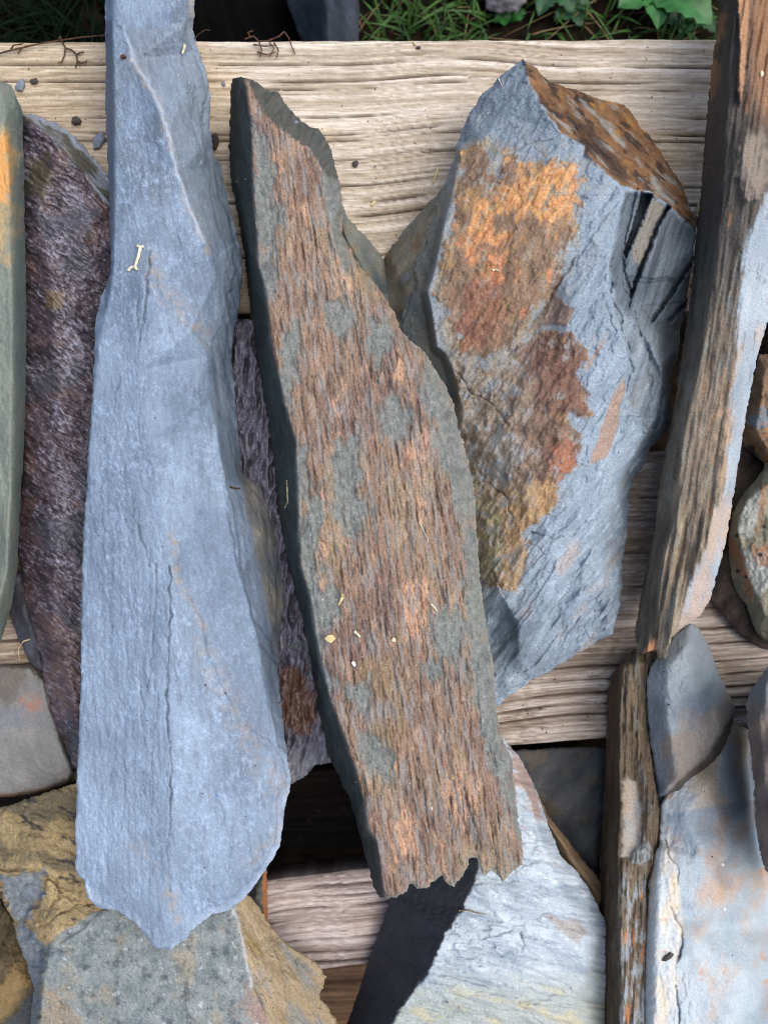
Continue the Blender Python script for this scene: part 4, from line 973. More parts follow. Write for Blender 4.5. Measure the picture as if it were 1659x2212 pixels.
def ochre_boulder():
    out = [(-60,1770,24),(0,1745,26),(50,1728,28),(100,1712,30),(165,1692,30),(260,1700,30),(400,1800,34),(480,1880,36),(532,1930,38),(548,1945,36),(560,1958,32),(575,1985,28),(598,2015,26),(632,2048,26),(672,2070,26),(694,2090,26),(705,2110,26),
           (700,2130,26),(688,2148,26),(705,2172,24),(722,2195,24),(740,2240,24),(745,2290,24),(60,2290,20),(66,2200,26),(75,2140,30),(62,2090,32),(40,2035,34),(28,1990,34),(5,1940,32),(-60,1920,30)]
    cr = [[(60,1830,42),(130,1950,46),(205,1965,47),(110,2035,48),(95,2110,48),(85,2200,46),(80,2290,44)],
          [(205,1965,47),(300,1950,48),(495,1950,46),(515,1990,46),(528,2050,45),(540,2120,45),(560,2180,44),(600,2290,42)],
          [(0,1880,38),(60,1905,41),(100,1890,42),(205,1960,46)]]
    pts = [(120,1780,38),(60,1960,38),(300,2100,49),(400,2200,49),(620,2120,36),(650,2200,34),(200,2250,48)]
    flat = [(110,2035),(205,1968),(350,1940),(500,1945),(528,2050),(545,2130),(580,2200),(620,2300),(70,2300),(90,2120)]
    tan = [(500,1940),(528,2050),(545,2130),(580,2200),(620,2300),(760,2300),(760,2000),(560,1920)]
    def relief(c):
        x, y = c.x, c.y
        c.fl = pmask(x, y, flat, 5, 10, 26, 221); c.tn = pmask(x, y, tan, 4, 8, 26, 222)
        h = c.fl * (0.9 * terr(x, y, 50, 3, 30, 1.5, 220) + 0.5 * fb(x, y, 30, 4, seed=223) + 0.4 * fb(x, y, 9, 4, seed=224))
        h = h + (1 - c.fl) * (1 - c.tn) * (3.0 * terr(x, y, 60, 3, 70, 2, 219) + 1.6 * fb(x, y, 40, 4, 60, 2, 225) + 0.8 * fb(x, y, 11, 4, seed=226))
        h = h + c.tn * (2.6 * terr(x, y, 50, 3, 28, 3, 218) + 1.2 * fb(x, y, 40, 4, 25, 3, 227) + 0.6 * fb(x, y, 9, 4, 30, 2, 228))
        h = h - 2 * crack(x, y, [(130,2035),(170,2010),(210,1975)], 3, 6, 229) - 3 * crack(x, y, [(0,1880),(60,1878),(110,1890),(130,1930),(100,1975)], 3.5, 8, 217) - 3 * crack(x, y, [(55,2010),(110,1990),(150,1960),(200,1950)], 3, 8, 216)
        h = h - 5 * pmask(x, y, [(-10,1895),(50,1888),(104,1882),(96,1930),(66,1975),(48,2000),(84,2034),(96,2060),(86,2130),(90,2290),(20,2290),(30,2000)], 4, 12, 18, 234)
        return h
    def color(c):
        x, y = c.x, c.y
        oc = mix(S(126, 112, 84), S(172, 152, 114), 0.5 + 0.7 * fb(x, y, 40, 5, 70, 1.8, 231))
        oc = mix(oc, S(92, 88, 72), sm(0.0, 0.5, fb(x, y, 60, 4, 75, 2.5, 232) + sm(1830, 1730, y) * 0.5 - 0.1) * 0.75)
        oc = mix(oc, S(54, 54, 58), sm(0.34, 0.48, fb(x, y, 26, 4, 70, 2.4, 233)) * 0.85)
        gr = pmask(x, y, [(0,1890),(50,1885),(100,1880),(95,1930),(70,1970),(50,2000),(90,2030),(110,2060),(90,2130),(100,2290),(40,2290),(40,2000),(10,1940)], 5, 16, 20, 234)
        oc = mix(oc, mix(S(96, 108, 118), S(132, 142, 150), 0.5 + 0.6 * fb(x, y, 16, 4, seed=235)), gr * 0.9)
        f = mix(S(104, 114, 116), S(140, 148, 148), 0.5 + 0.8 * fb(x, y, 40, 5, seed=236, gain=0.6))
        f = mix(f, S(152, 140, 114), sm(0.0, 0.6, fb(x, y, 90, 5, seed=237, gain=0.6)) * 0.55)
        f = mix(f, S(74, 82, 86), sm(0.05, 0.5, fb(x, y, 30, 5, seed=238, gain=0.7)) * 0.75)
        f = mix(f, S(156, 122, 106), pmask(x, y, [(540,2140),(600,2160),(640,2240),(560,2260),(520,2200)], 26, 44, 30, 239) * 0.6)
        f = mix(f, S(186, 194, 200), sm(0.3, 0.6, fb(x, y, 26, 5, seed=240, gain=0.7)) * 0.6)
        f = mix(f, S(160, 136, 100), pmask(x, y, [(90,2140),(160,2180),(200,2290),(90,2290)], 24, 40, 26, 249) * 0.5)
        t = mix(S(136, 120, 94), S(164, 148, 122), 0.5 + 0.7 * fb(x, y, 34, 5, 28, 3, 241))
        t = mix(t, S(116, 122, 124), sm(0.1, 0.5, fb(x, y, 40, 4, 28, 4, 242) + sm(2050, 2180, y) * 0.3 - 0.1) * 0.7)
        t = mix(t, S(150, 128, 84), sm(0.3, 0.6, fb(x, y, 22, 4, 40, 6, 243)) * 0.6)
        col = mix(oc, f, c.fl); col = mix(col, t, c.tn)
        rim = np.exp(-(line_d(x + 5 * fb(x, y, 20, 3, seed=244), y, [(500,1945),(520,2010),(530,2060),(545,2130)]) / 4) ** 2)
        col = mix(col, S(182, 190, 194), rim * 0.6)
        return col
    stone('slate_boulder', 'ochre and grey boulder under the pointed lower end of the long blue slate, bottom left', out, cr, pts, base=-4, relief=relief, color=color, mat=M_RUST, rough=(4, 18), soft=1, edge=(6, 1.6), seed=8)

def olive_stone():
    out = [(-60,1925,10),(0,1940,12),(30,1990,12),(45,2035,12),(80,2090,12),(110,2150,12),(110,2290,8),(-60,2290,8)]
    def relief(c): return 1.6 * fb(c.x, c.y, 40, 4, -30, 2, 251) + 0.6 * fb(c.x, c.y, 10, 4, seed=252)
    def color(c):
        x, y = c.x, c.y
        col = mix(S(60, 54, 42), S(104, 92, 66), 0.5 + 0.8 * fb(x, y, 36, 5, -35, 2.5, 253))
        col = mix(col, S(148, 124, 84), pmask(x, y, [(-60,2190),(40,2080),(66,2110),(20,2190),(-60,2260)], 10, 16, 24, 254) * 0.7)
        return mix(col, S(66, 72, 80), pmask(x, y, [(0,2230),(80,2130),(100,2290),(0,2290)], 8, 14, 24, 255) * 0.8)
    stone('slate_chunk', 'dark olive stone low in the bottom left corner beside the ochre boulder', out, [], [(20,2100,22),(-30,2050,22),(30,2220,16)], base=-8, relief=relief, color=color, mat=M_RUST, rough=(4, 20), seed=9)

# ------------------------------------------------------------------ stones in the gaps
def dark_crinkled():
    out = [(480,690,14),(560,690,16),(620,900,18),(660,1250,18),(740,1560,18),(735,1640,16),(710,1648,14),(680,1652,12),(668,1672,11),(640,1690,10),(610,1700,10),(590,1640,10),(560,1400,12),(500,1050,12),(480,850,12)]
    cr = [[(540,760,26),(560,900,27),(600,1150,26),(640,1400,27),(680,1560,24)]]
    def relief(c):
        x, y = c.x, c.y
        c.f = fb(x + 8 * fb(x, y, 60, 3, seed=259), y, 17, 4, -8, 5, 261, gain=0.5)
        return 4.2 * (1 - np.abs(c.f) * 2.2) + 0.6 * fb(x, y, 6, 3, -8, 3, 262) + 2 * fb(x, y, 70, 3, seed=263)
    def color(c):
        x, y = c.x, c.y
        col = mix(S(78, 76, 88), S(118, 116, 130), 0.5 + 0.8 * fb(x, y, 8, 4, -8, 4, 264))
        col = mix(col, S(44, 40, 44), sm(0.1, 0.5, np.abs(c.f)) * 0.6)
        col = mix(col, S(112, 78, 58), pmask(x, y, [(600,1440),(660,1450),(690,1540),(660,1600),(600,1560)], 12, 24, 26, 265) * 0.75)
        col = mix(col, S(150, 154, 162), sm(1590, 1660, y + 12 * fb(x, y, 20, 3, seed=266)) * 0.6)
        return col
    stone('crinkled_slate', 'dark wrinkled slate in the gap between the long blue slate and the brown slab', out, cr, [], base=1, relief=relief, color=color, mat=M_CRINK, rough=(4, 16), seed=10)

def grey_wedge():
    out = [(585,1380,20),(606,1388,22),(630,1368,22),(655,1345,20),(690,1330,18),(690,1460,16),(640,1440,18),(600,1410,20)]
    def color(c): return mix(S(78, 84, 88), S(112, 116, 112), 0.5 + 0.8 * fb(c.x, c.y, 20, 4, 50, 3, 271))
    stone('slate_chip', 'small plain grey wedge of slate above the wrinkled dark slate, touching the brown slab', out, [], [(640,1395,32)], base=14, relief=lambda c: 0.6 * fb(c.x, c.y, 14, 4, seed=272), color=color, mat=M_SLATE, rough=(2, 12), seed=11)

def v_left():
    out = [(700,430,8),(735,430,12),(750,470,16),(780,500,14),(815,540,10),(832,566,6),(838,620,4),(858,690,4),(820,700,6),(740,600,8)]
    def color(c):
        x, y = c.x, c.y
        return mix(mix(S(84, 92, 92), S(124, 126, 116), 0.5 + 0.8 * fb(x, y, 26, 5, 30, 2.5, 281)), S(118, 96, 66), sm(0.1, 0.6, fb(x, y, 30, 4, seed=282)) * 0.6)
    stone('slate_chunk', 'dull olive-grey stone half hidden under the brown slab at its upper right edge', out, [], [(745,500,26),(790,590,18)], base=1, relief=lambda c: 0.8 * fb(c.x, c.y, 20, 4, 30, 3, 283), color=color, mat=M_RUST, rough=(3, 16), seed=12)

def v_right():
    out = [(828,560,3),(840,540,6),(870,502,10),(912,452,14),(950,412,18),(990,380,20),(985,560,16),(930,760,10),(880,780,6),(845,700,4),(832,620,3)]
    def color(c):
        x, y = c.x, c.y
        col = mix(S(84, 84, 80), S(124, 122, 110), 0.5 + 0.8 * fb(x, y, 24, 5, -30, 2.5, 291))
        col = mix(col, S(116, 90, 66), sm(0.0, 0.6, fb(x, y, 50, 4, seed=292)) * 0.7)
        return mix(col, S(104, 118, 134), sm(0.2, 0.5, fb(x, y, 26, 4, -30, 4, 293)) * 0.7)
    stone('slate_chunk', 'dim brown-grey stone tucked under the upper left flank of the rust-patched rock', out, [[(845,560,14),(930,470,24),(970,420,26)]], [(880,640,14),(920,560,22)], base=0.5, relief=lambda c: 1.0 * fb(c.x, c.y, 24, 4, -30, 3, 294), color=color, mat=M_RUST, rough=(4, 18), seed=13)

def void_stone():
    out = [(540,1900,-2),(577,1876,0),(578,1950,0),(580,1990,-2),(560,2030,-6),(520,2030,-6),(500,1960,-4)]
    def color(c):
        x, y = c.x, c.y
        col = mix(S(74, 80, 82), S(100, 102, 98), 0.5 + 0.8 * fb(x, y, 14, 4, seed=301))
        return mix(col, S(176, 116, 66), pmask(x, y, [(569,1870),(580,1870),(584,1990),(572,1996),(566,1950)], 3, 5, 12, 302) * 0.8)
    stone('slate_chip', 'small dark chip with a rusty orange edge between the blue slate and narrow board', out, [], [(556,1940,8)], base=-26, relief=lambda c: 0.5 * fb(c.x, c.y, 10, 3, seed=303), color=color, mat=M_RUST, rough=(1.5, 10), seed=14)

# ------------------------------------------------------------------ stones at the bottom right
def pale_stone():
    out = [(1060,1560,24),(1095,1605,26),(1122,1635,26),(1145,1680,26),(1165,1722,26),(1172,1752,26),(1192,1800,26),(1212,1850,24),(1245,1880,24),(1272,1920,22),(1290,1955,20),(1310,2000,18),(1310,2290,14),
           (720,2290,-2),(752,2205,0),(775,2140,2),(800,2062,4),(818,2015,6),(838,1960,8),(846,1935,10),(880,1880,14),(980,1700,16)]
    cr = [[(1020,1740,40),(1034,1880,42),(1002,1962,43),(962,2020,44),(932,2090,45),(880,2160,45),(826,2240,44),(800,2290,43)],
          [(1095,1640,38),(1140,1720,40),(1180,1850,40),(1225,1960,40),(1262,2040,38),(1262,2110,32)],
          [(1030,2060,46),(1120,2070,45),(1180,2010,43),(1240,2000,39)]]
    pts = [(1080,1800,42),(1120,1950,44),(1000,2150,47),(1150,2180,45),(1230,2200,38),(1270,2250,28),(960,2260,46),(1280,2120,24)]
    dark = [(1040,1700),(1034,1880),(1002,1962),(962,2020),(932,2090),(880,2160),(826,2240),(790,2300),(600,2300),(700,2000),(900,1700)]
    crk = [([(1040,2028),(1075,2020),(1108,2010)],1.8,1.2),([(1122,2016),(1130,2040),(1122,2058)],2,1.5),([(1000,2075),(1050,2060)],1.8,1.0),([(1140,1850),(1165,1868),(1205,1862)],1.6,0.8)]
    def relief(c):
        x, y = c.x, c.y
        c.dk = sm(-3, 3, poly_sd(x, y, dark) + 7 * fb(x, y, 14, 5, -30, 1.5, 311, gain=0.65))
        h = (1 - c.dk) * (2.6 * terr(x, y, 80, 3, 78, 3.5, 310) + 1.6 * terr(x, y, 26, 3, 78, 5, 309) + 0.8 * fb(x, y, 12, 4, 80, 6, 308) + 0.6 * fb(x, y, 60, 4, 70, 3, 312) + 0.35 * fb(x, y, 10, 4, 75, 4, 313)) + c.dk * 0.3 * fb(x, y, 12, 4, seed=314)
        for p, w, dp in crk: h = h - dp * crack(x, y, p, w, 5, 315)
        return h
    def color(c):
        x, y = c.x, c.y
        col = mix(S(146, 160, 172), S(186, 198, 206), 0.5 + 0.7 * fb(x, y, 46, 5, 70, 3, 321))
        col = mix(col, S(210, 218, 228), sm(0.1, 0.6, fb(x, y, 16, 5, 75, 3, 322, gain=0.7)) * 0.6)
        col = mix(col, S(122, 138, 156), sm(0.05, 0.5, fb(x, y, 22, 5, 78, 6, 323, gain=0.65)) * 0.65)
        col = mix(col, S(158, 164, 156), sm(2060, 2190, y + 30 * fb(x, y, 50, 4, seed=324)) * 0.75)
        col = mix(col, S(186, 178, 142), sm(2080, 2180, y) * sm(0.1, 0.5, fb(x, y, 26, 4, 75, 3, 325)) * 0.6)
        col = mix(col, S(160, 128, 108) * (1 + 0.35 * fb(x, y, 9, 4, 40, 2, 307))[:, None], pmask(x, y, [(1095,1600),(1130,1640),(1160,1700),(1175,1760),(1160,1770),(1135,1720),(1110,1690)], 10, 26, 20, 326) * 0.75)
        col = mix(col, S(164, 128, 112), sm(0.42, 0.6, fb(x, y, 18, 4, 60, 5, 327)) * 0.5 * sm(1980, 1800, y))
        col = mix(col, S(150, 134, 118), pmask(x, y, [(1180,1975),(1240,1990),(1270,2010),(1250,2040),(1210,2010)], 6, 10, 20, 328) * 0.6)
        dk = mix(S(46, 51, 58), S(58, 62, 68), 0.5 + 0.6 * fb(x, y, 16, 4, -25, 3, 329))  # left face coloured dark to carry its shade
        col = mix(col, dk, c.dk)
        for p, w, dp in crk: col = mix(col, S(60, 58, 62), 0.7 * crack(x, y, p, w * 0.8, 5, 315))
        return col
    stone('slate_block', 'pale whitish stone with a sheer dark left face beneath the jagged end of the slab', out, cr, pts, base=-10, relief=relief, color=color, mat=M_SLATE, rough=(3, 16), soft=1, edge=(4, 0.8), seed=15)

def gap_slate():
    out = [(1090,1620,-14),(1330,1610,-14),(1330,1960,-14),(1300,1960,-14),(1280,1930,-14),(1200,1860,-14),(1120,1700,-14)]
    def color(c):
        x, y = c.x, c.y
        col = mix(S(52, 56, 62), S(82, 84, 86), 0.5 + 0.8 * fb(x, y, 40, 5, -40, 2, 331))
        return mix(col, S(98, 86, 66), sm(0.15, 0.5, fb(x, y, 40, 4, -40, 1.5, 332)) * 0.5)
    stone('slate_slab', 'dark flat slate deep in the gap between the whitish stone and the layered block', out, [], [(1230,1750,-8),(1280,1850,-8)], base=-40, relief=lambda c: 1.2 * fb(c.x, c.y, 60, 4, -40, 2, 333), color=color, mat=M_SLATE, rough=(4, 24), seed=16)

def tan_sliver():
    out = [(1165,1722,4),(1182,1760,6),(1215,1800,8),(1245,1840,8),(1270,1870,8),(1288,1890,8),(1310,1930,6),(1310,1970,4),(1285,1975,2),(1240,1930,2),(1200,1860,2),(1175,1790,2)]
    def color(c):
        x, y = c.x, c.y
        return mix(S(100, 84, 66), S(142, 120, 96), 0.5 + 0.8 * fb(x, y, 20, 4, 38, 4, 341))
    stone('slate_sliver', 'thin tan sliver of stone along the right flank of the whitish stone', out, [[(1180,1775,14),(1230,1850,16),(1290,1930,14)]], [], base=-12, relief=lambda c: 0.7 * fb(c.x, c.y, 14, 4, 38, 4, 342), color=color, mat=M_RUST, rough=(2, 14), seed=17)

def rounded_grey():
    out = [(1490,1345,18),(1505,1352,18),(1520,1375,18),(1532,1400,18),(1545,1440,17),(1562,1475,18),(1588,1528,18),(1580,1570,20),(1566,1610,22),(1545,1640,24),(1515,1668,26),(1485,1692,26),(1470,1722,26),(1452,1722,20),(1428,1748,20),(1420,1720,24),
           (1412,1660,26),(1402,1590,28),(1396,1520,30),(1396,1470,32),(1405,1440,32),(1425,1405,30),(1450,1375,26)]
    cr = [[(1588,1528,18),(1562,1572,40),(1545,1605,42),(1520,1636,43),(1490,1664,43),(1462,1690,42),(1440,1712,40)]]
    pts = [(1440,1440,44),(1440,1540,47),(1450,1620,45),(1500,1480,46),(1520,1560,42),(1480,1400,38),(1540,1520,38),(1500,1630,45)]
    def relief(c): return 0.8 * fb(c.x, c.y, 50, 4, seed=351) + 0.35 * fb(c.x, c.y, 8, 4, seed=352) + 0.9 * terr(c.x, c.y, 60, 3, 10, 2, 350)
    def color(c):
        x, y = c.x, c.y
        col = mix(S(122, 132, 140), S(152, 162, 168), 0.5 + 0.7 * fb(x, y, 50, 4, -10, 1.6, 353))
        col = mix(col, S(158, 140, 120), pmask(x, y, [(1440,1600),(1500,1540),(1580,1500),(1590,1580),(1540,1650),(1460,1710),(1430,1680)], 22, 36, 44, 354) * 0.65)
        col = mix(col, S(96, 108, 124), pmask(x, y, [(1490,1500),(1540,1480),(1530,1550),(1490,1560)], 14, 24, 30, 355) * 0.5)
        sd_ = sm(-2, 4, poly_sd(x, y, [(1600,1520),(1564,1570),(1546,1604),(1521,1636),(1491,1664),(1463,1690),(1436,1716),(1440,1770),(1620,1720)]) + 4 * fb(x, y, 16, 4, seed=355))
        col = mix(col, mix(S(84, 76, 68), S(116, 104, 92), 0.5 + 0.8 * fb(x, y, 10, 4, -50, 4, 356)), sd_)
        return mix(col, S(176, 190, 200), sm(14, 3, c.d) * sm(1460, 1400, x) * 0.6)  # left rim lightened: the brighter light there is put into the colour
    stone('slate_pebble', 'smooth rounded grey stone with a tan blush, under the tall layered slate tip', out, cr, pts, base=2, relief=relief, color=color, mat=M_SLATE, rough=(2.5, 20), soft=2, edge=(9, 2.5), seed=18)

def layered_block():
    out = [(1370,1400,22),(1384,1414,24),(1404,1404,26),(1410,1440,28),(1398,1500,28),(1398,1560,28),(1404,1620,28),(1414,1690,30),(1424,1750,30),(1421,1810,30),(1416,1838,32),(1408,1870,34),(1396,1900,34),(1395,1960,34),(1398,2060,34),(1400,2290,34),
           (1290,2290,6),(1292,2100,6),(1291,1960,6),(1295,1850,6),(1304,1720,6),(1309,1600,6),(1312,1500,8),(1320,1460,10),(1345,1425,14)]
    cr = [[(1345,1440,32),(1338,1520,34),(1336,1640,36),(1340,1750,38),(1336,1880,40),(1336,2000,41),(1342,2120,42),(1345,2290,42)],
          [(1372,1430,34),(1376,1560,35),(1392,1680,36),(1398,1760,36),(1392,1830,36),(1368,1862,38)],
          [(1352,1650,33),(1354,1740,32),(1352,1830,34)],[(1374,1665,30),(1382,1750,30),(1374,1825,32)]]
    inner = [(1344,1690),(1356,1680),(1376,1690),(1388,1760),(1382,1820),(1360,1850),(1343,1850),(1346,1760)]
    def relief(c):
        x, y = c.x, c.y
        c.inn = pmask(x, y, inner, 4, 7, 20, 361)
        s = fb(x, y, 9, 4, -2, 16, 362)
        return -2.5 * c.inn + (1 - c.inn) * (2.2 * s + 3.4 * terr(x, y, 18, 3, -2, 14, 363)) + 0.8 * fb(x, y, 20, 4, seed=364)
    def color(c):
        x, y = c.x, c.y
        s = fb(x, y, 8, 5, -2, 12, 365, gain=0.6)
        col = mix(S(74, 64, 53), S(124, 110, 90), 0.5 + 0.8 * s)
        col = mix(col, S(118, 120, 116), sm(0.1, 0.5, fb(x, y, 24, 4, -2, 3, 359)) * 0.5)
        side = sm(1346, 1334, x + 5 * fb(x, y, 30, 4, -2, 3, 366))
        col = mix(col, mix(S(54, 45, 37), S(92, 76, 60), 0.5 + 0.8 * s), side * 0.85)
        col = mix(col, mix(S(160, 166, 170), S(172, 156, 136), 0.5 + 0.8 * fb(x, y, 50, 4, 10, 2, 367)), c.inn)
        pl = sm(1860, 1930, y) * sm(-0.1, 0.3, fb(x, y, 10, 4, -2, 7, 368)) * (1 - side)
        col = mix(col, S(150, 158, 164), pl * 0.85)
        col = mix(col, S(178, 124, 84), sm(0.25, 0.55, fb(x, y, 12, 4, -2, 7, 369)) * sm(1850, 1950, y) * (1 - side) * 0.8)
        fl = pmask(x, y, [(1370,1830),(1402,1818),(1408,1850),(1385,1868),(1362,1866)], 3, 5, 12, 370)
        col = mix(col, S(140, 146, 148), fl * 0.8)
        return col
    stone('layered_block', 'dark brown thin-layered block with a hollow pale recess, left of the rounded grey stone', out, cr, [], base=-10, relief=relief, color=color, mat=M_RUST, rough=(2.5, 16), soft=1, edge=(4, 1), seed=19)

def big_pale():
    out = [(1400,1900,30),(1412,1845,30),(1424,1820,30),(1426,1740,30),(1450,1690,28),(1490,1650,24),(1530,1610,18),(1560,1575,12),(1590,1560,4),(1620,1580,-14),(1640,1640,-30),(1652,1760,-40),(1690,1880,-40),(1690,2290,-14),(1390,2290,30),(1392,2050,30)]
    cr = [[(1424,1830,38),(1416,1900,40),(1412,2050,41),(1408,2290,41)],
          [(1462,1890,42),(1472,1960,42),(1478,2010,42),(1470,2070,42),(1458,2120,42),(1462,2200,42),(1470,2290,42)]]
    pts = [(1480,1760,40),(1530,1700,36),(1520,1850,42),(1570,1650,18),(1570,1800,28),(1560,1950,38),(1610,1950,22),(1540,2150,41),(1620,2120,30),(1600,2250,36),(1650,2200,18),(1640,1990,4),(1625,1760,-14),(1600,1760,10)]
    crk = [([(1435,1815),(1445,1850),(1461,1870),(1466,1910)],2.0,1.4),([(1448,1960),(1460,1990),(1474,2008),(1474,2040),(1462,2075),(1458,2120),(1464,2180),(1468,2290)],3,3.0)]
    def relief(c):
        x, y = c.x, c.y
        h = 0.8 * fb(x, y, 70, 4, -10, 2, 381) + 0.3 * fb(x, y, 9, 4, seed=382) + 1.3 * terr(x, y, 110, 3, -8, 2.5, 380) + 0.5 * terr(x, y, 34, 3, -8, 2.5, 379)
        h = h + 2.0 * sm(4, -4, poly_sd(x, y, [(1462,1870),(1476,2010),(1460,2090),(1466,2300),(1800,2300),(1800,1800)]) + 4 * fb(x, y, 24, 4, seed=383)) * sm(1860, 1990, y)
        for p, w, dp in crk: h = h - dp * crack(x, y, p, w, 4, 384)
        return h
    def color(c):
        x, y = c.x, c.y
        col = mix(S(152, 168, 178), S(182, 194, 202), 0.5 + 0.7 * fb(x, y, 70, 4, -10, 1.8, 385))
        lf = sm(4, -8, poly_sd(x, y, [(1462,1870),(1476,2010),(1460,2090),(1466,2300),(1800,2300),(1800,1700),(1440,1760)]))
        col = mix(col, mix(S(196, 204, 206), S(222, 204, 178), sm(-0.2, 0.4, fb(x, y, 60, 4, 0, 2.5, 386))), lf * 0.85)
        sp_ = sm(-0.35, 0.75, fb(x, y, 55, 5, -10, 1.6, 387, gain=0.6) + 0.7 * np.exp(-((x - 1570) / 50) ** 2 - ((y - 1880) / 110) ** 2) - 0.25)
        col = mix(col, S(186, 156, 130), sp_ * 0.8 * (1 - lf))
        col = mix(col, S(196, 146, 114), sm(0.5, 0.8, fb(x, y, 34, 4, seed=388)) * 0.6)
        col = mix(col, S(118, 134, 148), sm(0.15, 0.6, fb(x, y, 90, 4, seed=389)) * 0.4 * (1 - lf))
        for p, w, dp in crk: col = mix(col, S(64, 54, 50), 0.7 * crack(x, y, p, w * 0.8, 4, 384))
        return col
    stone('slate_boulder', 'big pale blue stone with peach stains and a long dark crack, bottom right corner', out, cr, pts, base=-14, relief=relief, color=color, mat=M_SLATE, rough=(3, 22), soft=3, edge=(8, 2), seed=20)

def right_dark():
    out = [(1730,1420,62),(1659,1436,62),(1640,1462,60),(1625,1485,60),(1612,1520,60),(1612,1560,60),(1620,1620,60),(1626,1680,60),(1630,1760,60),(1638,1830,60),(1652,1880,60),(1730,1930,60)]
    def color(c):
        x, y = c.x, c.y
        col = mix(S(98, 88, 84), S(136, 122, 114), 0.5 + 0.8 * fb(x, y, 18, 5, -10, 3, 391))
        return mix(col, S(112, 122, 130), sm(1560, 1480, y + 20 * fb(x, y, 30, 3, seed=392)) * 0.7)
    stone('slate_chunk', 'mottled grey-brown stone cut off by the right edge, beside the big pale stained stone', out, [[(1650,1480,80),(1634,1560,82),(1648,1700,84),(1672,1860,82)]], [(1690,1600,90),(1690,1800,90)], base=0, relief=lambda c: 1.2 * fb(c.x, c.y, 24, 4, -10, 3, 393), color=color, mat=M_RUST, rough=(4, 18), seed=21)

def rust_right():
    out = [(1638,770,26),(1730,730,26),(1730,1010,20),(1658,1000,20),(1645,995,20),(1624,966,20),(1602,954,20),(1604,915,22),(1612,880,24),(1624,830,26)]
    cr = [[(1650,800,40),(1640,880,42),(1630,925,40),(1650,965,36)]]
    def relief(c): return 2.6 * terr(c.x, c.y, 44, 3, 20, 1.6, 404) + 0.8 * fb(c.x, c.y, 12, 4, seed=405)
    def color(c):
        x, y = c.x, c.y
        col = mix(S(98, 78, 62), S(134, 110, 88), 0.5 + 0.8 * fb(x, y, 18, 5, 20, 1.5, 401))
        col = mix(col, S(110, 122, 132), pmask(x, y, [(1610,895),(1730,870),(1730,925),(1640,930),(1612,918)], 4, 16, 18, 402) * 0.85)
        return mix(col, S(176, 120, 72), sm(0.1, 0.5, fb(x, y, 22, 4, seed=403)) * 0.7 * sm(900, 925, y))
    stone('slate_chunk', 'rusty brown stone with a grey band, directly above the cream stone with rusty streaks', out, cr, [(1690,900,40)], base=1, relief=relief, color=color, mat=M_RUST, rough=(4, 16), edge=(5, 1.5), soft=1, seed=22)

def cream_spot():
    out = [(1730,950,26),(1656,1001,26),(1633,1034,26),(1606,1064,24),(1582,1106,22),(1573,1160,20),(1573,1196,18),(1579,1250,18),(1594,1286,18),(1612,1310,18),(1624,1346,18),(1633,1367,18),(1659,1391,18),(1730,1410,18)]
    cr = [[(1690,1010,40),(1640,1052,40),(1612,1082,40),(1597,1112,39),(1590,1142,38),(1602,1185,38),(1608,1232,37),(1632,1284,36),(1650,1330,34),(1690,1360,32)],
          [(1642,1060,43),(1642,1091,42),(1626,1157,40),(1608,1170,37)],[(1690,1190,44),(1624,1190,41),(1602,1186,37)],[(1640,1286,38),(1662,1236,42)]]
    def relief(c): return 1.4 * terr(c.x, c.y, 40, 3, -20, 2, 411) + 0.5 * fb(c.x, c.y, 10, 4, seed=412)
    def color(c):
        x, y = c.x, c.y
        col = mix(S(106, 106, 92), S(146, 142, 122), 0.5 + 0.8 * fb(x, y, 20, 5, -20, 2, 413))
        i1 = [(1640,1052),(1642,1091),(1626,1157),(1606,1169),(1591,1142),(1597,1112),(1612,1082)]
        i2 = [(1600,1187),(1624,1190),(1700,1192),(1700,1240),(1638,1288),(1630,1280),(1606,1232)]
        cream = np.maximum(pmask(x, y, i1, 3, 5, 14, 414), pmask(x, y, i2, 3, 5, 14, 418))
        col = mix(col, mix(S(142, 148, 144), S(172, 174, 166), 0.5 + 0.8 * fb(x, y, 18, 5, seed=419)), cream * 0.9)
        rust = pmask(x, y, [(1571,1150),(1590,1172),(1606,1200),(1616,1240),(1628,1285),(1618,1302),(1600,1250),(1584,1215),(1573,1190)], 3, 8, 12, 415)
        rust = np.maximum(rust, pmask(x, y, [(1622,1182),(1660,1176),(1690,1200),(1665,1225),(1640,1222),(1626,1200)], 5, 14, 12, 416) * 0.9)
        rust = np.maximum(rust, pmask(x, y, [(1644,1040),(1656,1050),(1652,1110),(1640,1150),(1630,1160)], 4, 9, 12, 409) * 0.7)
        col = mix(col, S(148, 106, 78), rust * 0.8)
        for px, py, r in ((1591,1157,4.5),(1642,1199,5.5),(1593,1234,5),(1611,1246,4),(1649,1137,4)):
            col = mix(col, S(50, 48, 46), sm(r + 1, r - 1.5, np.hypot(x - px, y - py) + 1.5 * fb(x, y, 6, 3, seed=417)))
        return col
    stone('slate_chunk', 'cream and grey-green stone with rusty streaks and dark pits at the right edge', out, cr, [], base=6, relief=relief, color=color, mat=M_RUST, rough=(2.5, 16), edge=(5, 1.5), soft=1, seed=23)

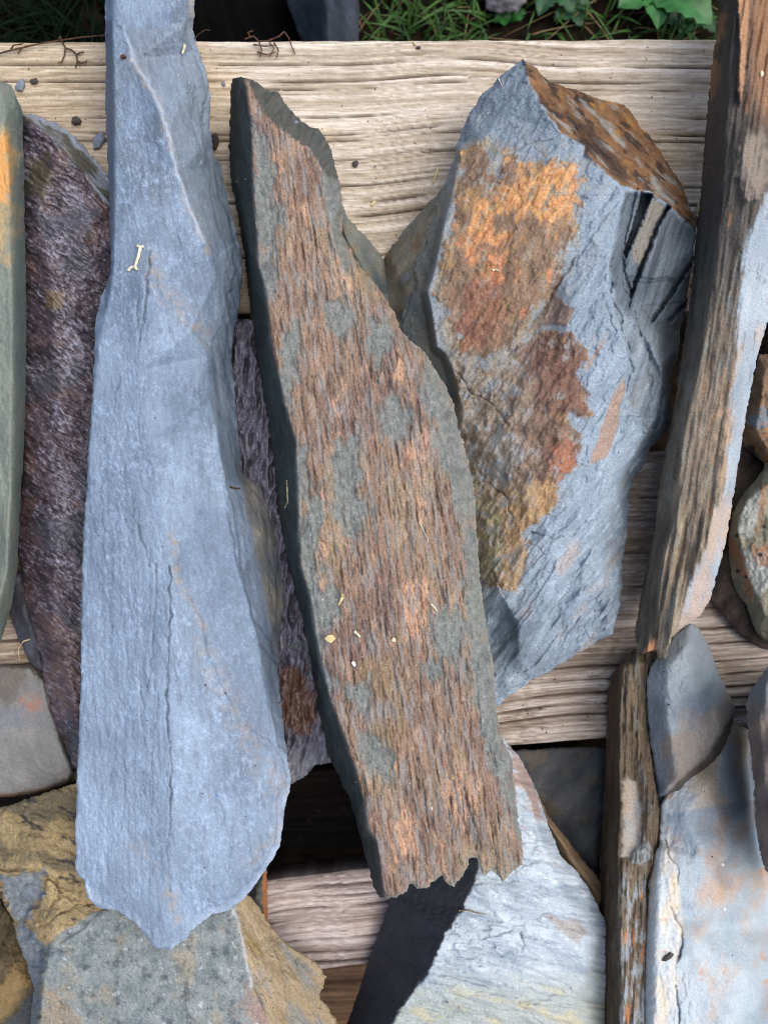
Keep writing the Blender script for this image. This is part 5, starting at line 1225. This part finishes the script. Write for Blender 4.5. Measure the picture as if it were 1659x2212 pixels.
def brown_under():
    out = [(1600,960,8),(1650,1000,8),(1640,1150,8),(1640,1300,8),(1690,1380,8),(1690,1410,8),(1640,1400,8),(1600,1375,8),(1570,1340,8),(1545,1310,8),(1520,1280,8),(1540,1150,8),(1570,1050,8)]
    def color(c):
        x, y = c.x, c.y
        return mix(S(54, 46, 42), S(90, 78, 70), 0.5 + 0.8 * fb(x, y, 26, 5, -40, 2, 421))
    stone('slate_chunk', 'dull brown stone lying low beneath the cream stone, right of the tall layered slate', out, [], [(1590,1200,18),(1600,1080,16),(1610,1320,14)], base=0.5, relief=lambda c: 1.0 * fb(c.x, c.y, 26, 4, seed=422), color=color, mat=M_RUST, rough=(3, 18), seed=24)

def corner_dark():
    out = [(20,1240,14),(60,1240,14),(80,1380,10),(100,1460,8),(70,1440,8),(40,1380,8),(22,1330,8)]
    def color(c): return mix(S(58, 60, 68), S(92, 94, 104), 0.5 + 0.8 * fb(c.x, c.y, 20, 4, 0, 3, 431))
    stone('slate_chip', 'small dark chip in the shadow between the grey-green slab and the crinkled purple slate', out, [], [(55,1330,18)], base=0.5, relief=lambda c: 0.7 * fb(c.x, c.y, 14, 4, seed=432), color=color, mat=M_SLATE, rough=(2, 12), seed=25)

for f in (purple_slate, grey_flat, green_slab, olive_stone, ochre_boulder, dark_crinkled, grey_wedge, v_left, v_right, void_stone, gap_slate, tan_sliver, brown_under, rust_right, cream_spot,
          right_dark, big_pale, layered_block, rounded_grey, pale_stone, rust_rock, layered_slate, corner_dark, blue_slate, brown_slab):
    f()

# ------------------------------------------------------------------ greenery and stones on the ground beyond the pallet
def WG(x, y, h=GZ): return W(x, y, h)

def ground_slates():
    def dark(c): return mix(S(38, 42, 50), S(62, 68, 78), 0.5 + 0.8 * fb(c.x, c.y, 30, 4, 20, 3, 451))
    stone('slate_slab', 'dark blue-grey slate standing on the ground behind the pallet, top middle',
          [(600,-60,-60),(690,-60,-40),(772,-60,-44),(776,20,-48),(776,90,-50),(770,150,-52),(672,150,-60),(640,60,-70),(618,0,-70)], [[(690,-60,-30),(706,20,-32),(712,150,-36)]], [],
          base=GZ, relief=lambda c: 1.5 * fb(c.x, c.y, 40, 4, 10, 3, 452), color=dark, mat=M_DULL, rough=(3, 24), seed=31)
    def black(c): return mix(S(6, 6, 7), S(12, 12, 13), 0.5 + 0.8 * fb(c.x, c.y, 30, 4, 20, 3, 453))  # added block: the ground's deep shade is put into its near-black colour
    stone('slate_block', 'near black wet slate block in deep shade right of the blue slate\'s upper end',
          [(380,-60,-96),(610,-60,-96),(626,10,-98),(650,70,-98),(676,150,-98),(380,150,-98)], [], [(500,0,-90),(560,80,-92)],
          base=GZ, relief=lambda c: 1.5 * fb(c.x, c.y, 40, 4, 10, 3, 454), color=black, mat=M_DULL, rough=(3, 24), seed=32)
    def grey(c): return mix(S(92, 92, 96), S(124, 124, 128), 0.5 + 0.8 * fb(c.x, c.y, 16, 4, seed=455))
    stone('slate_chip', 'flat grey stone lying in the grass behind the pallet', [(1040,-50,-110),(1140,-50,-110),(1135,5,-110),(1118,24,-112),(1075,30,-112),(1050,20,-112)], [], [(1090,-10,-102)],
          base=GZ, relief=lambda c: 0.6 * fb(c.x, c.y, 14, 4, seed=456), color=grey, mat=M_SLATE, rough=(3, 20), seed=33)
ground_slates()

M_GRASS = plain_mat('grass_green', S(24, 52, 20), S(62, 98, 38), scale=120, rough=0.6, spec=0.3)
M_GRASS_SHADE = plain_mat('grass_painted_shade', S(5, 12, 7), S(14, 28, 16), scale=120, rough=0.8, spec=0.08)  # near-black copy of the grass green, with the corner's shade in the colour
M_LEAF = plain_mat('leaf_green', S(30, 80, 36), S(54, 112, 52), scale=160, rough=0.45, spec=0.4)
M_LEAF2 = plain_mat('leaf_deep', S(26, 62, 38), S(46, 88, 50), scale=160, rough=0.5, spec=0.4)
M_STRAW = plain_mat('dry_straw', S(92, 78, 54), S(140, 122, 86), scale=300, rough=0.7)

def blade_mesh(rows, seed, n_seg=5):
    """grass blades: (x, y, length mm, width mm, lean direction, lean amount)"""
    V, Q = [], []
    for (px, py, pz, L, w, a, lean) in rows:
        b = len(V)
        ca, sa = math.cos(a), math.sin(a)
        for k in range(n_seg + 1):
            t = k / n_seg
            f = lean * t * t * L; z = L * t * (1 - 0.35 * lean * t)
            ww = w * (1 - t) ** 0.7 * 0.5 + 0.05
            cx, cy = px + ca * f * MM, py + sa * f * MM
            V.append((cx - sa * ww * MM, cy + ca * ww * MM, pz + z * MM + 0.25 * ww * MM))
            V.append((cx, cy, pz + z * MM))
            V.append((cx + sa * ww * MM, cy - ca * ww * MM, pz + z * MM + 0.25 * ww * MM))
        for k in range(n_seg):
            o = b + 3 * k
            Q += [(o, o + 1, o + 4, o + 3), (o + 1, o + 2, o + 5, o + 4)]
    return np.array(V), np.array(Q)

def make_grass():
    rnd = random.Random(5)
    rows = []
    for _ in range(2600):
        x = rnd.uniform(770, 1640); y = rnd.uniform(-90, 150)
        dens = 0.5 + 0.5 * math.sin(x * 0.016 + 1.1) * math.cos(y * 0.03) 
        tuft = math.exp(-((x - 920) / 120) ** 2) + 0.55 * math.exp(-((x - 1520) / 80) ** 2) + 0.4 * math.exp(-((x - 1290) / 60) ** 2)
        if rnd.random() > 0.04 + 0.34 * tuft * (0.4 + dens): continue
        X, Y, Z = WG(x, y)
        rows.append((X, Y, Z, rnd.uniform(12, 40), rnd.uniform(1.6, 4.2), rnd.uniform(0, 6.28), rnd.uniform(0.4, 1.3)))
    for _ in range(900):                     # the tufts carry on to both sides and behind, out of the frame
        X = rnd.uniform(-0.5, 0.5); Y = rnd.uniform(0.37, 0.6)
        rows.append((X, Y, GZ * MM, rnd.uniform(14, 46), rnd.uniform(1.2, 3.0), rnd.uniform(0, 6.28), rnd.uniform(0.4, 1.1)))
    V, Q = blade_mesh(rows, 1)
    o = mesh_obj('grass', V, Q, np.zeros((0, 3)), M_GRASS, None, True, origin=(0, 0.3, GZ * MM))
    tag(o, 'short green grass growing on the soil behind the pallet', 'grass', kind='stuff')
    rows = []
    for _ in range(420):
        x = rnd.uniform(-120, 250); y = rnd.uniform(-90, 150); X, Y, Z = WG(x, y)
        rows.append((X, Y, Z, rnd.uniform(20, 60), rnd.uniform(1.2, 3.0), rnd.uniform(0, 6.28), rnd.uniform(0.6, 1.3)))
    V, Q = blade_mesh(rows, 2)
    o = mesh_obj('grass', V, Q, np.zeros((0, 3)), M_GRASS_SHADE, None, True, origin=(-0.2, 0.3, GZ * MM))
    tag(o, 'grass painted dark for the shade in the top left corner behind the pallet', 'grass', kind='stuff')
    rows = []
    for _ in range(70):
        x = rnd.uniform(700, 1640); y = rnd.uniform(-90, 150); X, Y, Z = WG(x, y)
        rows.append((X, Y, Z + 0.002, rnd.uniform(10, 30), rnd.uniform(0.6, 1.4), rnd.uniform(0, 6.28), 2.6))
    V, Q = blade_mesh(rows, 3)
    o = mesh_obj('dead_grass', V, Q, np.zeros((0, 3)), M_STRAW, None, True, origin=(0.1, 0.3, GZ * MM))
    tag(o, 'dry straw litter scattered on the soil behind the pallet', 'straw', kind='stuff')
make_grass()

def leaf_geo(L, w, curl, wave, seed, n=12, m=6):
    V, Q = [], []
    for i in range(n + 1):
        t = i / n
        ww = w * (math.sin(math.pi * min(1, t ** 0.8 * 0.97 + 0.03)) ** 0.75) + 0.4
        for j in range(m + 1):
            s = j / m * 2 - 1
            v = s * ww * 0.5
            edge = 1 + 0.10 * math.sin(t * 30 + seed + (2 if s > 0 else 0)) * abs(s)
            z = L * 0.36 * math.sin(t * 1.9) - curl * L * t * t + abs(s) * ww * 0.16 + wave * math.sin(t * 11 + seed) * abs(s) + 0.05 * ww * math.cos(t * 42) * abs(s)
            V.append((t * L, v * edge, z))
        if i:
            for j in range(m):
                o = (i - 1) * (m + 1) + j
                Q.append((o, o + m + 1, o + m + 2, o + 1))
    return np.array(V), np.array(Q)

def leafy_plant(x, y, label, specs, mat, z0=6, name='leafy_weed'):
    X, Y, Z = WG(x, y)
    root = empty(name, (X, Y, Z)); tag(root, label, 'plant', 'leafy weeds behind the pallet')
    for k, (ang, L, w) in enumerate(specs):
        V, Q = leaf_geo(L, w, 0.12, 1.2, k * 1.7 + x)
        a = math.radians(ang); ca, sa = math.cos(a), math.sin(a)
        P = np.stack([X + (V[:, 0] * ca - V[:, 1] * sa) * MM, Y + (V[:, 0] * sa + V[:, 1] * ca) * MM, Z + (V[:, 2] + z0) * MM], 1)
        mesh_obj('leaf', P, Q, np.zeros((0, 3)), mat, root, True, origin=(X, Y, Z))
leafy_plant(1390, 5, 'large broad-leaved weed with two big green leaves behind the pallet, near the tall layered slate', [(-38, 46, 27), (215, 28, 22), (-85, 30, 18), (60, 34, 20), (150, 30, 18)], M_LEAF, 14)
leafy_plant(1228, 36, 'small round-leaved green weed on bare soil behind the rust-patched rock\'s tip', [(20, 13, 11), (120, 13, 10), (215, 14, 11), (300, 13, 10)], M_LEAF2, 6)
leafy_plant(1098, 52, 'tiny green seedling beside the flat grey stone behind the pallet', [(15, 11, 8), (190, 12, 9), (100, 9, 7)], M_LEAF, 5)
leafy_plant(1480, 40, 'dark green low weed between the large broad-leaved weed and the layered slate', [(200, 22, 14), (250, 20, 12), (320, 22, 13), (90, 20, 12)], M_LEAF2, 4)
leafy_plant(1180, -8, 'mid-green weed at the top edge behind the flat grey stone', [(250, 22, 15), (310, 24, 15), (190, 20, 13)], M_LEAF2, 8)

# ------------------------------------------------------------------ chips, seeds, straws and twigs lying on the boards and stones
M_TWIG = plain_mat('twig_brown', S(62, 44, 34), S(104, 76, 58), scale=500, rough=0.85)
M_BONE = plain_mat('bleached_stem', S(206, 198, 166), S(232, 226, 200), scale=400, rough=0.7)
M_SEED = plain_mat('seed_husk', S(196, 178, 120), S(222, 208, 160), scale=500, rough=0.6)
M_CHIP = plain_mat('chip_grey', S(104, 112, 128), S(142, 150, 168), scale=350, rough=0.65)
M_CHIPD = plain_mat('chip_dark', S(56, 52, 52), S(92, 84, 80), scale=350, rough=0.7)
M_WHITE = plain_mat('white_fleck', S(220, 222, 220), S(238, 238, 236), scale=400, rough=0.5)

def tube(paths, r0, r1, seg=6, lift=0.0):
    """tapered tubes through image points lying on whatever is below them: lists of (x, y, lift mm)"""
    V, Q = [], []
    for path in paths:
        pts = []
        for i in range(len(path) - 1):
            for k in range(4):
                t = k / 4
                pts.append([path[i][j] * (1 - t) + path[i + 1][j] * t for j in range(3)])
        pts.append(list(path[-1]))
        P = []
        hs = [top_h(p[0], p[1]) for p in pts]
        for p, h in zip(pts, hs): P.append(Vector(W(p[0], p[1], max(h, 0) + p[2] + lift)))
        n = len(P)
        b = len(V)
        for i, p in enumerate(P):
            d = (P[min(i + 1, n - 1)] - P[max(i - 1, 0)]).normalized()
            u = d.cross(Vector((0, 0, 1)));  u = u.normalized() if u.length > 1e-6 else Vector((1, 0, 0))
            v = u.cross(d)
            r = (r0 + (r1 - r0) * i / max(1, n - 1)) * MM * (1 + 0.15 * math.sin(i * 2.3))
            for k in range(seg):
                a = 2 * math.pi * k / seg
                V.append(tuple(p + u * (r * math.cos(a)) + v * (r * math.sin(a))))
        for i in range(n - 1):
            for k in range(seg):
                o = b + i * seg
                Q.append((o + k, o + (k + 1) % seg, o + seg + (k + 1) % seg, o + seg + k))
        for end, off in ((0, 0), (n - 1, 0)):
            o = b + end * seg
            Q.append((o, o + 1, o + 2, o + 3)); Q.append((o, o + 3, o + 4, o + 5))
    return np.array(V), np.array(Q)

def twig(name, label, cat, paths, r0, r1, mat, lift=0.5, group=None):
    V, Q = tube(paths, r0, r1, lift=lift)
    o = mesh_obj(name, V, Q, np.zeros((0, 3)), mat)
    tag(o, label, cat, group)
    return o

def chip(name, label, cat, x, y, wx, wy, ang, th, mat, seed, group=None, tilt=0.15):
    """an angular flake lying flat: wx by wy drawing units, th mm thick, bevelled"""
    rnd = random.Random(seed)
    n = rnd.randint(6, 8)
    h = max(top_h(x, y), 0.0)
    X, Y, Z = W(x, y, h + 0.2)
    k = S0 * (HCAM - h) / HCAM * MM
    a0 = math.radians(ang)
    ring = []
    for i in range(n):
        a = 2 * math.pi * (i + rnd.uniform(-0.3, 0.3)) / n
        r = rnd.uniform(0.8, 1.12)
        u, v = math.cos(a) * wx * 0.5 * r * k, math.sin(a) * wy * 0.5 * r * k
        ring.append((u * math.cos(a0) - v * math.sin(a0), u * math.sin(a0) + v * math.cos(a0)))
    V = []
    for zz, s in ((0, 0.86), (0.45, 1.0), (0.8, 0.95), (1.0, 0.7)):
        for u, v in ring: V.append((X + u * s, Y + v * s, Z + th * MM * zz + (tilt * u if zz > 0 else 0)))
    V.append((X, Y, Z + th * MM * 1.05)); V.append((X, Y, Z))
    Q = []
    for r in range(3):
        for i in range(n): Q.append((r * n + i, r * n + (i + 1) % n, (r + 1) * n + (i + 1) % n, (r + 1) * n + i))
    T = [(3 * n + i, 3 * n + (i + 1) % n, 4 * n) for i in range(n)] + [((i + 1) % n, i, 4 * n + 1) for i in range(n)]
    o = mesh_obj(name, V, Q, T, mat, None, False)
    tag(o, label, cat, group)
    return o

G1 = 'slate chips scattered on the pale board'
chip('slate_chip', 'pale blue flake of slate on the board beside the grey-green slab\'s top', 'stone chip', 46, 187, 30, 22, 60, 2.2, M_CHIP, 1, G1)
chip('slate_chip', 'small dark grey flake just right of the pale blue flake on the board', 'stone chip', 75, 177, 22, 13, 5, 1.6, M_CHIPD, 2, G1)
chip('slate_chip', 'dark roundish chip on the board between crinkled slate and blue slate, upper one', 'stone chip', 168, 264, 25, 20, 10, 3, M_CHIPD, 3, G1)
chip('slate_chip', 'grey-green chip on the board touching the blue slate\'s left edge', 'stone chip', 216, 306, 40, 26, 65, 3, M_CHIP, 4, G1)
chip('slate_chip', 'dark brown lump on the board touching the blue slate\'s right edge', 'stone chip', 466, 310, 40, 20, 80, 4, M_CHIPD, 5, G1)
chip('slate_chip', 'small dark chip on the board right of the brown slab\'s shoulder', 'stone chip', 768, 355, 17, 15, 40, 1.6, M_CHIPD, 6, G1)
chip('slate_chip', 'tiny pale chip by the blue slate\'s right edge near the top board edge', 'stone chip', 484, 182, 10, 12, 30, 1.2, M_CHIP, 7, G1)
chip('slate_chip', 'tiny grey crumb on the board beside the flaky upper end of the slab', 'stone chip', 640, 266, 12, 9, 30, 1.2, M_CHIP, 8, G1)
chip('bud', 'tiny dark bud on the pale board near its top edge', 'seed', 903, 104, 12, 6, 0, 1.2, M_CHIPD, 9)
chip('seed', 'pale seed beside the tiny dark bud near the board\'s top edge', 'seed', 896, 95, 10, 7, 100, 1.0, M_SEED, 10)
chip('seed', 'yellowish seed on the shaded part of the board between slab and rock', 'seed', 806, 441, 15, 9, 50, 1.2, M_SEED, 11)
chip('husk', 'white seed husk stuck on the upper end of the tall layered slate', 'seed', 1643, 161, 8, 16, 0, 1.2, M_BONE, 12)
chip('wood_flake', 'yellow flake of wood on the slab beside its left crack', 'flake', 713, 1380, 24, 18, 10, 0.8, M_SEED, 13)
chip('fleck', 'white fleck on the slab just below the yellow flake of wood', 'flake', 764, 1433, 9, 14, 30, 0.8, M_WHITE, 14)
chip('fleck', 'small round white fleck on the slab, right of its crack', 'flake', 850, 1382, 10, 10, 0, 0.8, M_BONE, 15)
chip('fleck', 'bright white fleck on the big pale stained stone, upper one', 'flake', 1560, 1866, 7, 9, 20, 0.7, M_WHITE, 16)
chip('fleck', 'bright white fleck on the big pale stained stone, lower one', 'flake', 1564, 1963, 6, 7, 20, 0.7, M_WHITE, 17)
chip('dropping', 'dark brown dropping on the cream part of the big pale stained stone', 'dropping', 1441, 2065, 30, 11, 38, 1.6, M_CHIPD, 18)
chip('fleck', 'bluish white fleck on the grey face of the ochre boulder', 'flake', 282, 2250, 18, 14, 30, 0.8, M_WHITE, 19)
chip('fleck', 'tiny white dot on the slab above its jagged lower end', 'flake', 933, 1746, 5, 7, 0, 0.6, M_WHITE, 20)
chip('leaf_bit', 'yellow-green leaf bit beside the rock\'s rusty corner and the layered slate', 'leaf', 1507, 448, 9, 26, -10, 0.8, M_SEED, 21)
chip('seed_husk', 'brown seed husk with a stalk near the blue slate\'s upper end', 'seed', 268, 125, 14, 10, 10, 1.8, M_TWIG, 22)

twig('bleached_stem', 'white forked stem like a small bone on the long blue slate', 'stem', [[(304, 534, 0.3), (299, 556, 0.8), (292, 576, 0.4)], [(304, 534, 0.3), (297, 531, 0.3)], [(304, 534, 0.3), (311, 532, 0.3)], [(292, 576, 0.4), (283, 578, 0.3), (277, 585, 0.2)], [(292, 576, 0.4), (297, 583, 0.2)]], 0.75, 0.6, M_BONE)
twig('bleached_stem', 'short cream stem near the upper right corner of the long blue slate', 'stem', [[(400, 95, 0.2), (398, 105, 0.3), (394, 117, 0.2)]], 0.7, 0.55, M_BONE)
twig('stalk', 'short brown stalk lying across the right flank of the long blue slate', 'twig', [[(498, 1052, 0.5), (508, 1055, 0.4), (519, 1055, 0.5)]], 0.5, 0.35, M_TWIG)
twig('straw', 'pale straw lying on the board between the slab and the rust-patched rock', 'straw', [[(946, 365, 0.3), (941, 380, 0.3), (934, 398, 0.2)]], 0.7, 0.4, M_SEED)
twig('straw', 'thin white straw on the board just left of the rust-patched rock\'s tip', 'straw', [[(1076, 168, 0.2), (1080, 178, 0.3), (1084, 185, 0.2)]], 0.3, 0.2, M_BONE)
twig('straw', 'golden curved straw clinging to the dark left side of the slab', 'straw', [[(620, 1038, 0.3), (621, 1062, 0.5), (622, 1085, 0.4), (615, 1098, 0.4)]], 0.4, 0.2, M_SEED)
twig('straw', 'golden husk on the slab above the yellow flake of wood', 'straw', [[(741, 1286, 0.2), (737, 1296, 0.4), (731, 1308, 0.2)]], 0.9, 0.4, M_SEED)
twig('straw', 'pale stub of straw on the slab beside its left crack', 'straw', [[(766, 1364, 0.2), (772, 1370, 0.3), (778, 1376, 0.2)]], 0.6, 0.4, M_BONE)
twig('straw', 'thin pale straw on the slab near its right edge', 'straw', [[(931, 1305, 0.2), (938, 1312, 0.3), (945, 1320, 0.2)]], 0.4, 0.25, M_BONE)
twig('hair', 'fine curly pale fibre on the middle of the slab', 'fibre', [[(905, 1128, 0.2), (912, 1140, 0.4), (917, 1152, 0.3), (924, 1162, 0.4), (925, 1172, 0.2)]], 0.16, 0.12, M_BONE)
twig('husk', 'curled pale husk on the brown rust of the rock', 'straw', [[(1064, 584, 0.3), (1071, 582, 0.5), (1078, 585, 0.3)]], 0.55, 0.2, M_BONE)
twig('stalk', 'thin tan twig on the whitish stone below the slab\'s jagged end', 'twig', [[(991, 1967, 0.3), (1010, 1966, 0.6), (1030, 1972, 0.5), (1050, 1975, 0.3)]], 0.4, 0.2, M_STRAW)
twig('straw', 'curved pale straw on the dark board beside the crinkled purple slate', 'straw', [[(66, 1381, 4), (52, 1385, 5), (42, 1398, 4), (41, 1412, 3), (45, 1431, 2)]], 0.35, 0.25, M_SEED)
roots = [[(-10, 118, 1), (20, 110, 2), (60, 100, 2.5), (100, 92, 2), (140, 86, 2), (180, 80, 1.6), (232, 76, 1)],
         [(128, 86, 2), (130, 80, 4), (136, 92, 3), (142, 104, 2), (140, 120, 1.2), (134, 134, 1), (127, 136, 0.6)],
         [(142, 104, 2), (156, 108, 1.6), (166, 118, 1.2), (168, 132, 1), (164, 146, 0.8)], [(168, 132, 1), (176, 136, 1), (186, 134, 0.8), (189, 130, 0.6)], [(166, 118, 1.2), (174, 114, 1), (182, 112, 0.8)],
         [(60, 100, 2), (48, 104, 2), (40, 116, 1)], [(24, 108, 2), (30, 98, 3), (52, 94, 2)]]
twig('root', 'brown branching rootlet along the board\'s top edge, left of the long blue slate', 'root', roots, 0.55, 0.32, M_TWIG, lift=0.4)
roots2 = [[(530, 84, 1), (548, 78, 3), (560, 90, 2), (566, 108, 1.2), (562, 124, 0.8)], [(560, 90, 2), (580, 88, 2.5), (592, 104, 1.5), (584, 122, 0.8)], [(580, 88, 2.5), (604, 78, 4), (614, 68, 4), (624, 82, 2), (632, 104, 1), (638, 116, 0.6)],
          [(548, 96, 1.6), (572, 100, 2), (598, 98, 1.4)], [(556, 112, 1), (576, 118, 1.2), (596, 112, 0.8)], [(592, 92, 2), (602, 108, 1), (598, 124, 0.6)], [(540, 80, 2), (536, 70, 4), (548, 66, 4)]]
twig('root', 'tangled dark rootlet on the board\'s top edge between blue slate and slab', 'root', roots2, 0.45, 0.25, M_TWIG, lift=0.4)
twig('root', 'thin lone rootlet curling over the dark gap beside the blue slate', 'root', [[(422, 82, 2), (434, 70, 6), (446, 64, 8), (454, 66, 8)]], 0.35, 0.25, M_TWIG)

# ------------------------------------------------------------------ grit: uncountable crumbs and wood dust
def make_grit():
    rnd = random.Random(11)
    V, T, C = [], [], []
    zones = [(0, 1540, 100, 420, 190), (1080, 1400, 1440, 1600, 60), (580, 800, 1900, 2080, 40), (170, 620, 60, 2000, 90), (560, 1100, 300, 1880, 110), (900, 1440, 200, 1400, 90), (1390, 1650, 1360, 2210, 50), (60, 600, 1990, 2210, 50)]
    for xa, xb, ya, yb, n in zones:
        for _ in range(n):
            x, y = rnd.uniform(xa, xb), rnd.uniform(ya, yb)
            h = top_h(x, y)
            if h <= 0 and not (90 < y < 660 or 1440 < y < 1600): continue
            X, Y, Z = W(x, y, max(h, 0.2))
            r = rnd.choice([0.25, 0.3, 0.35, 0.45, 0.6]) * MM
            a = rnd.uniform(0, 6.28); b = len(V)
            for k in range(4):
                q = a + k * 1.57 + rnd.uniform(-0.3, 0.3); rr = r * rnd.uniform(0.6, 1.2)
                V.append((X + rr * math.cos(q), Y + rr * math.sin(q), Z - 0.1 * MM))
            V.append((X, Y, Z + r * rnd.uniform(0.5, 0.9)))
            T += [(b, b + 1, b + 4), (b + 1, b + 2, b + 4), (b + 2, b + 3, b + 4), (b + 3, b, b + 4), (b, b + 2, b + 1), (b, b + 3, b + 2)]
            col = rnd.choice([S(60, 56, 54), S(84, 78, 74), S(120, 124, 132), S(176, 164, 140), S(196, 196, 190), S(96, 70, 50)])
            C += [col] * 5
    o = mesh_obj('grit', V, np.zeros((0, 4)), T, M_RUST, None, False, np.array(C), origin=(0, 0, 0))
    tag(o, 'fine crumbs of slate and wood dust scattered over boards and stones', 'grit', kind='stuff')
make_grit()
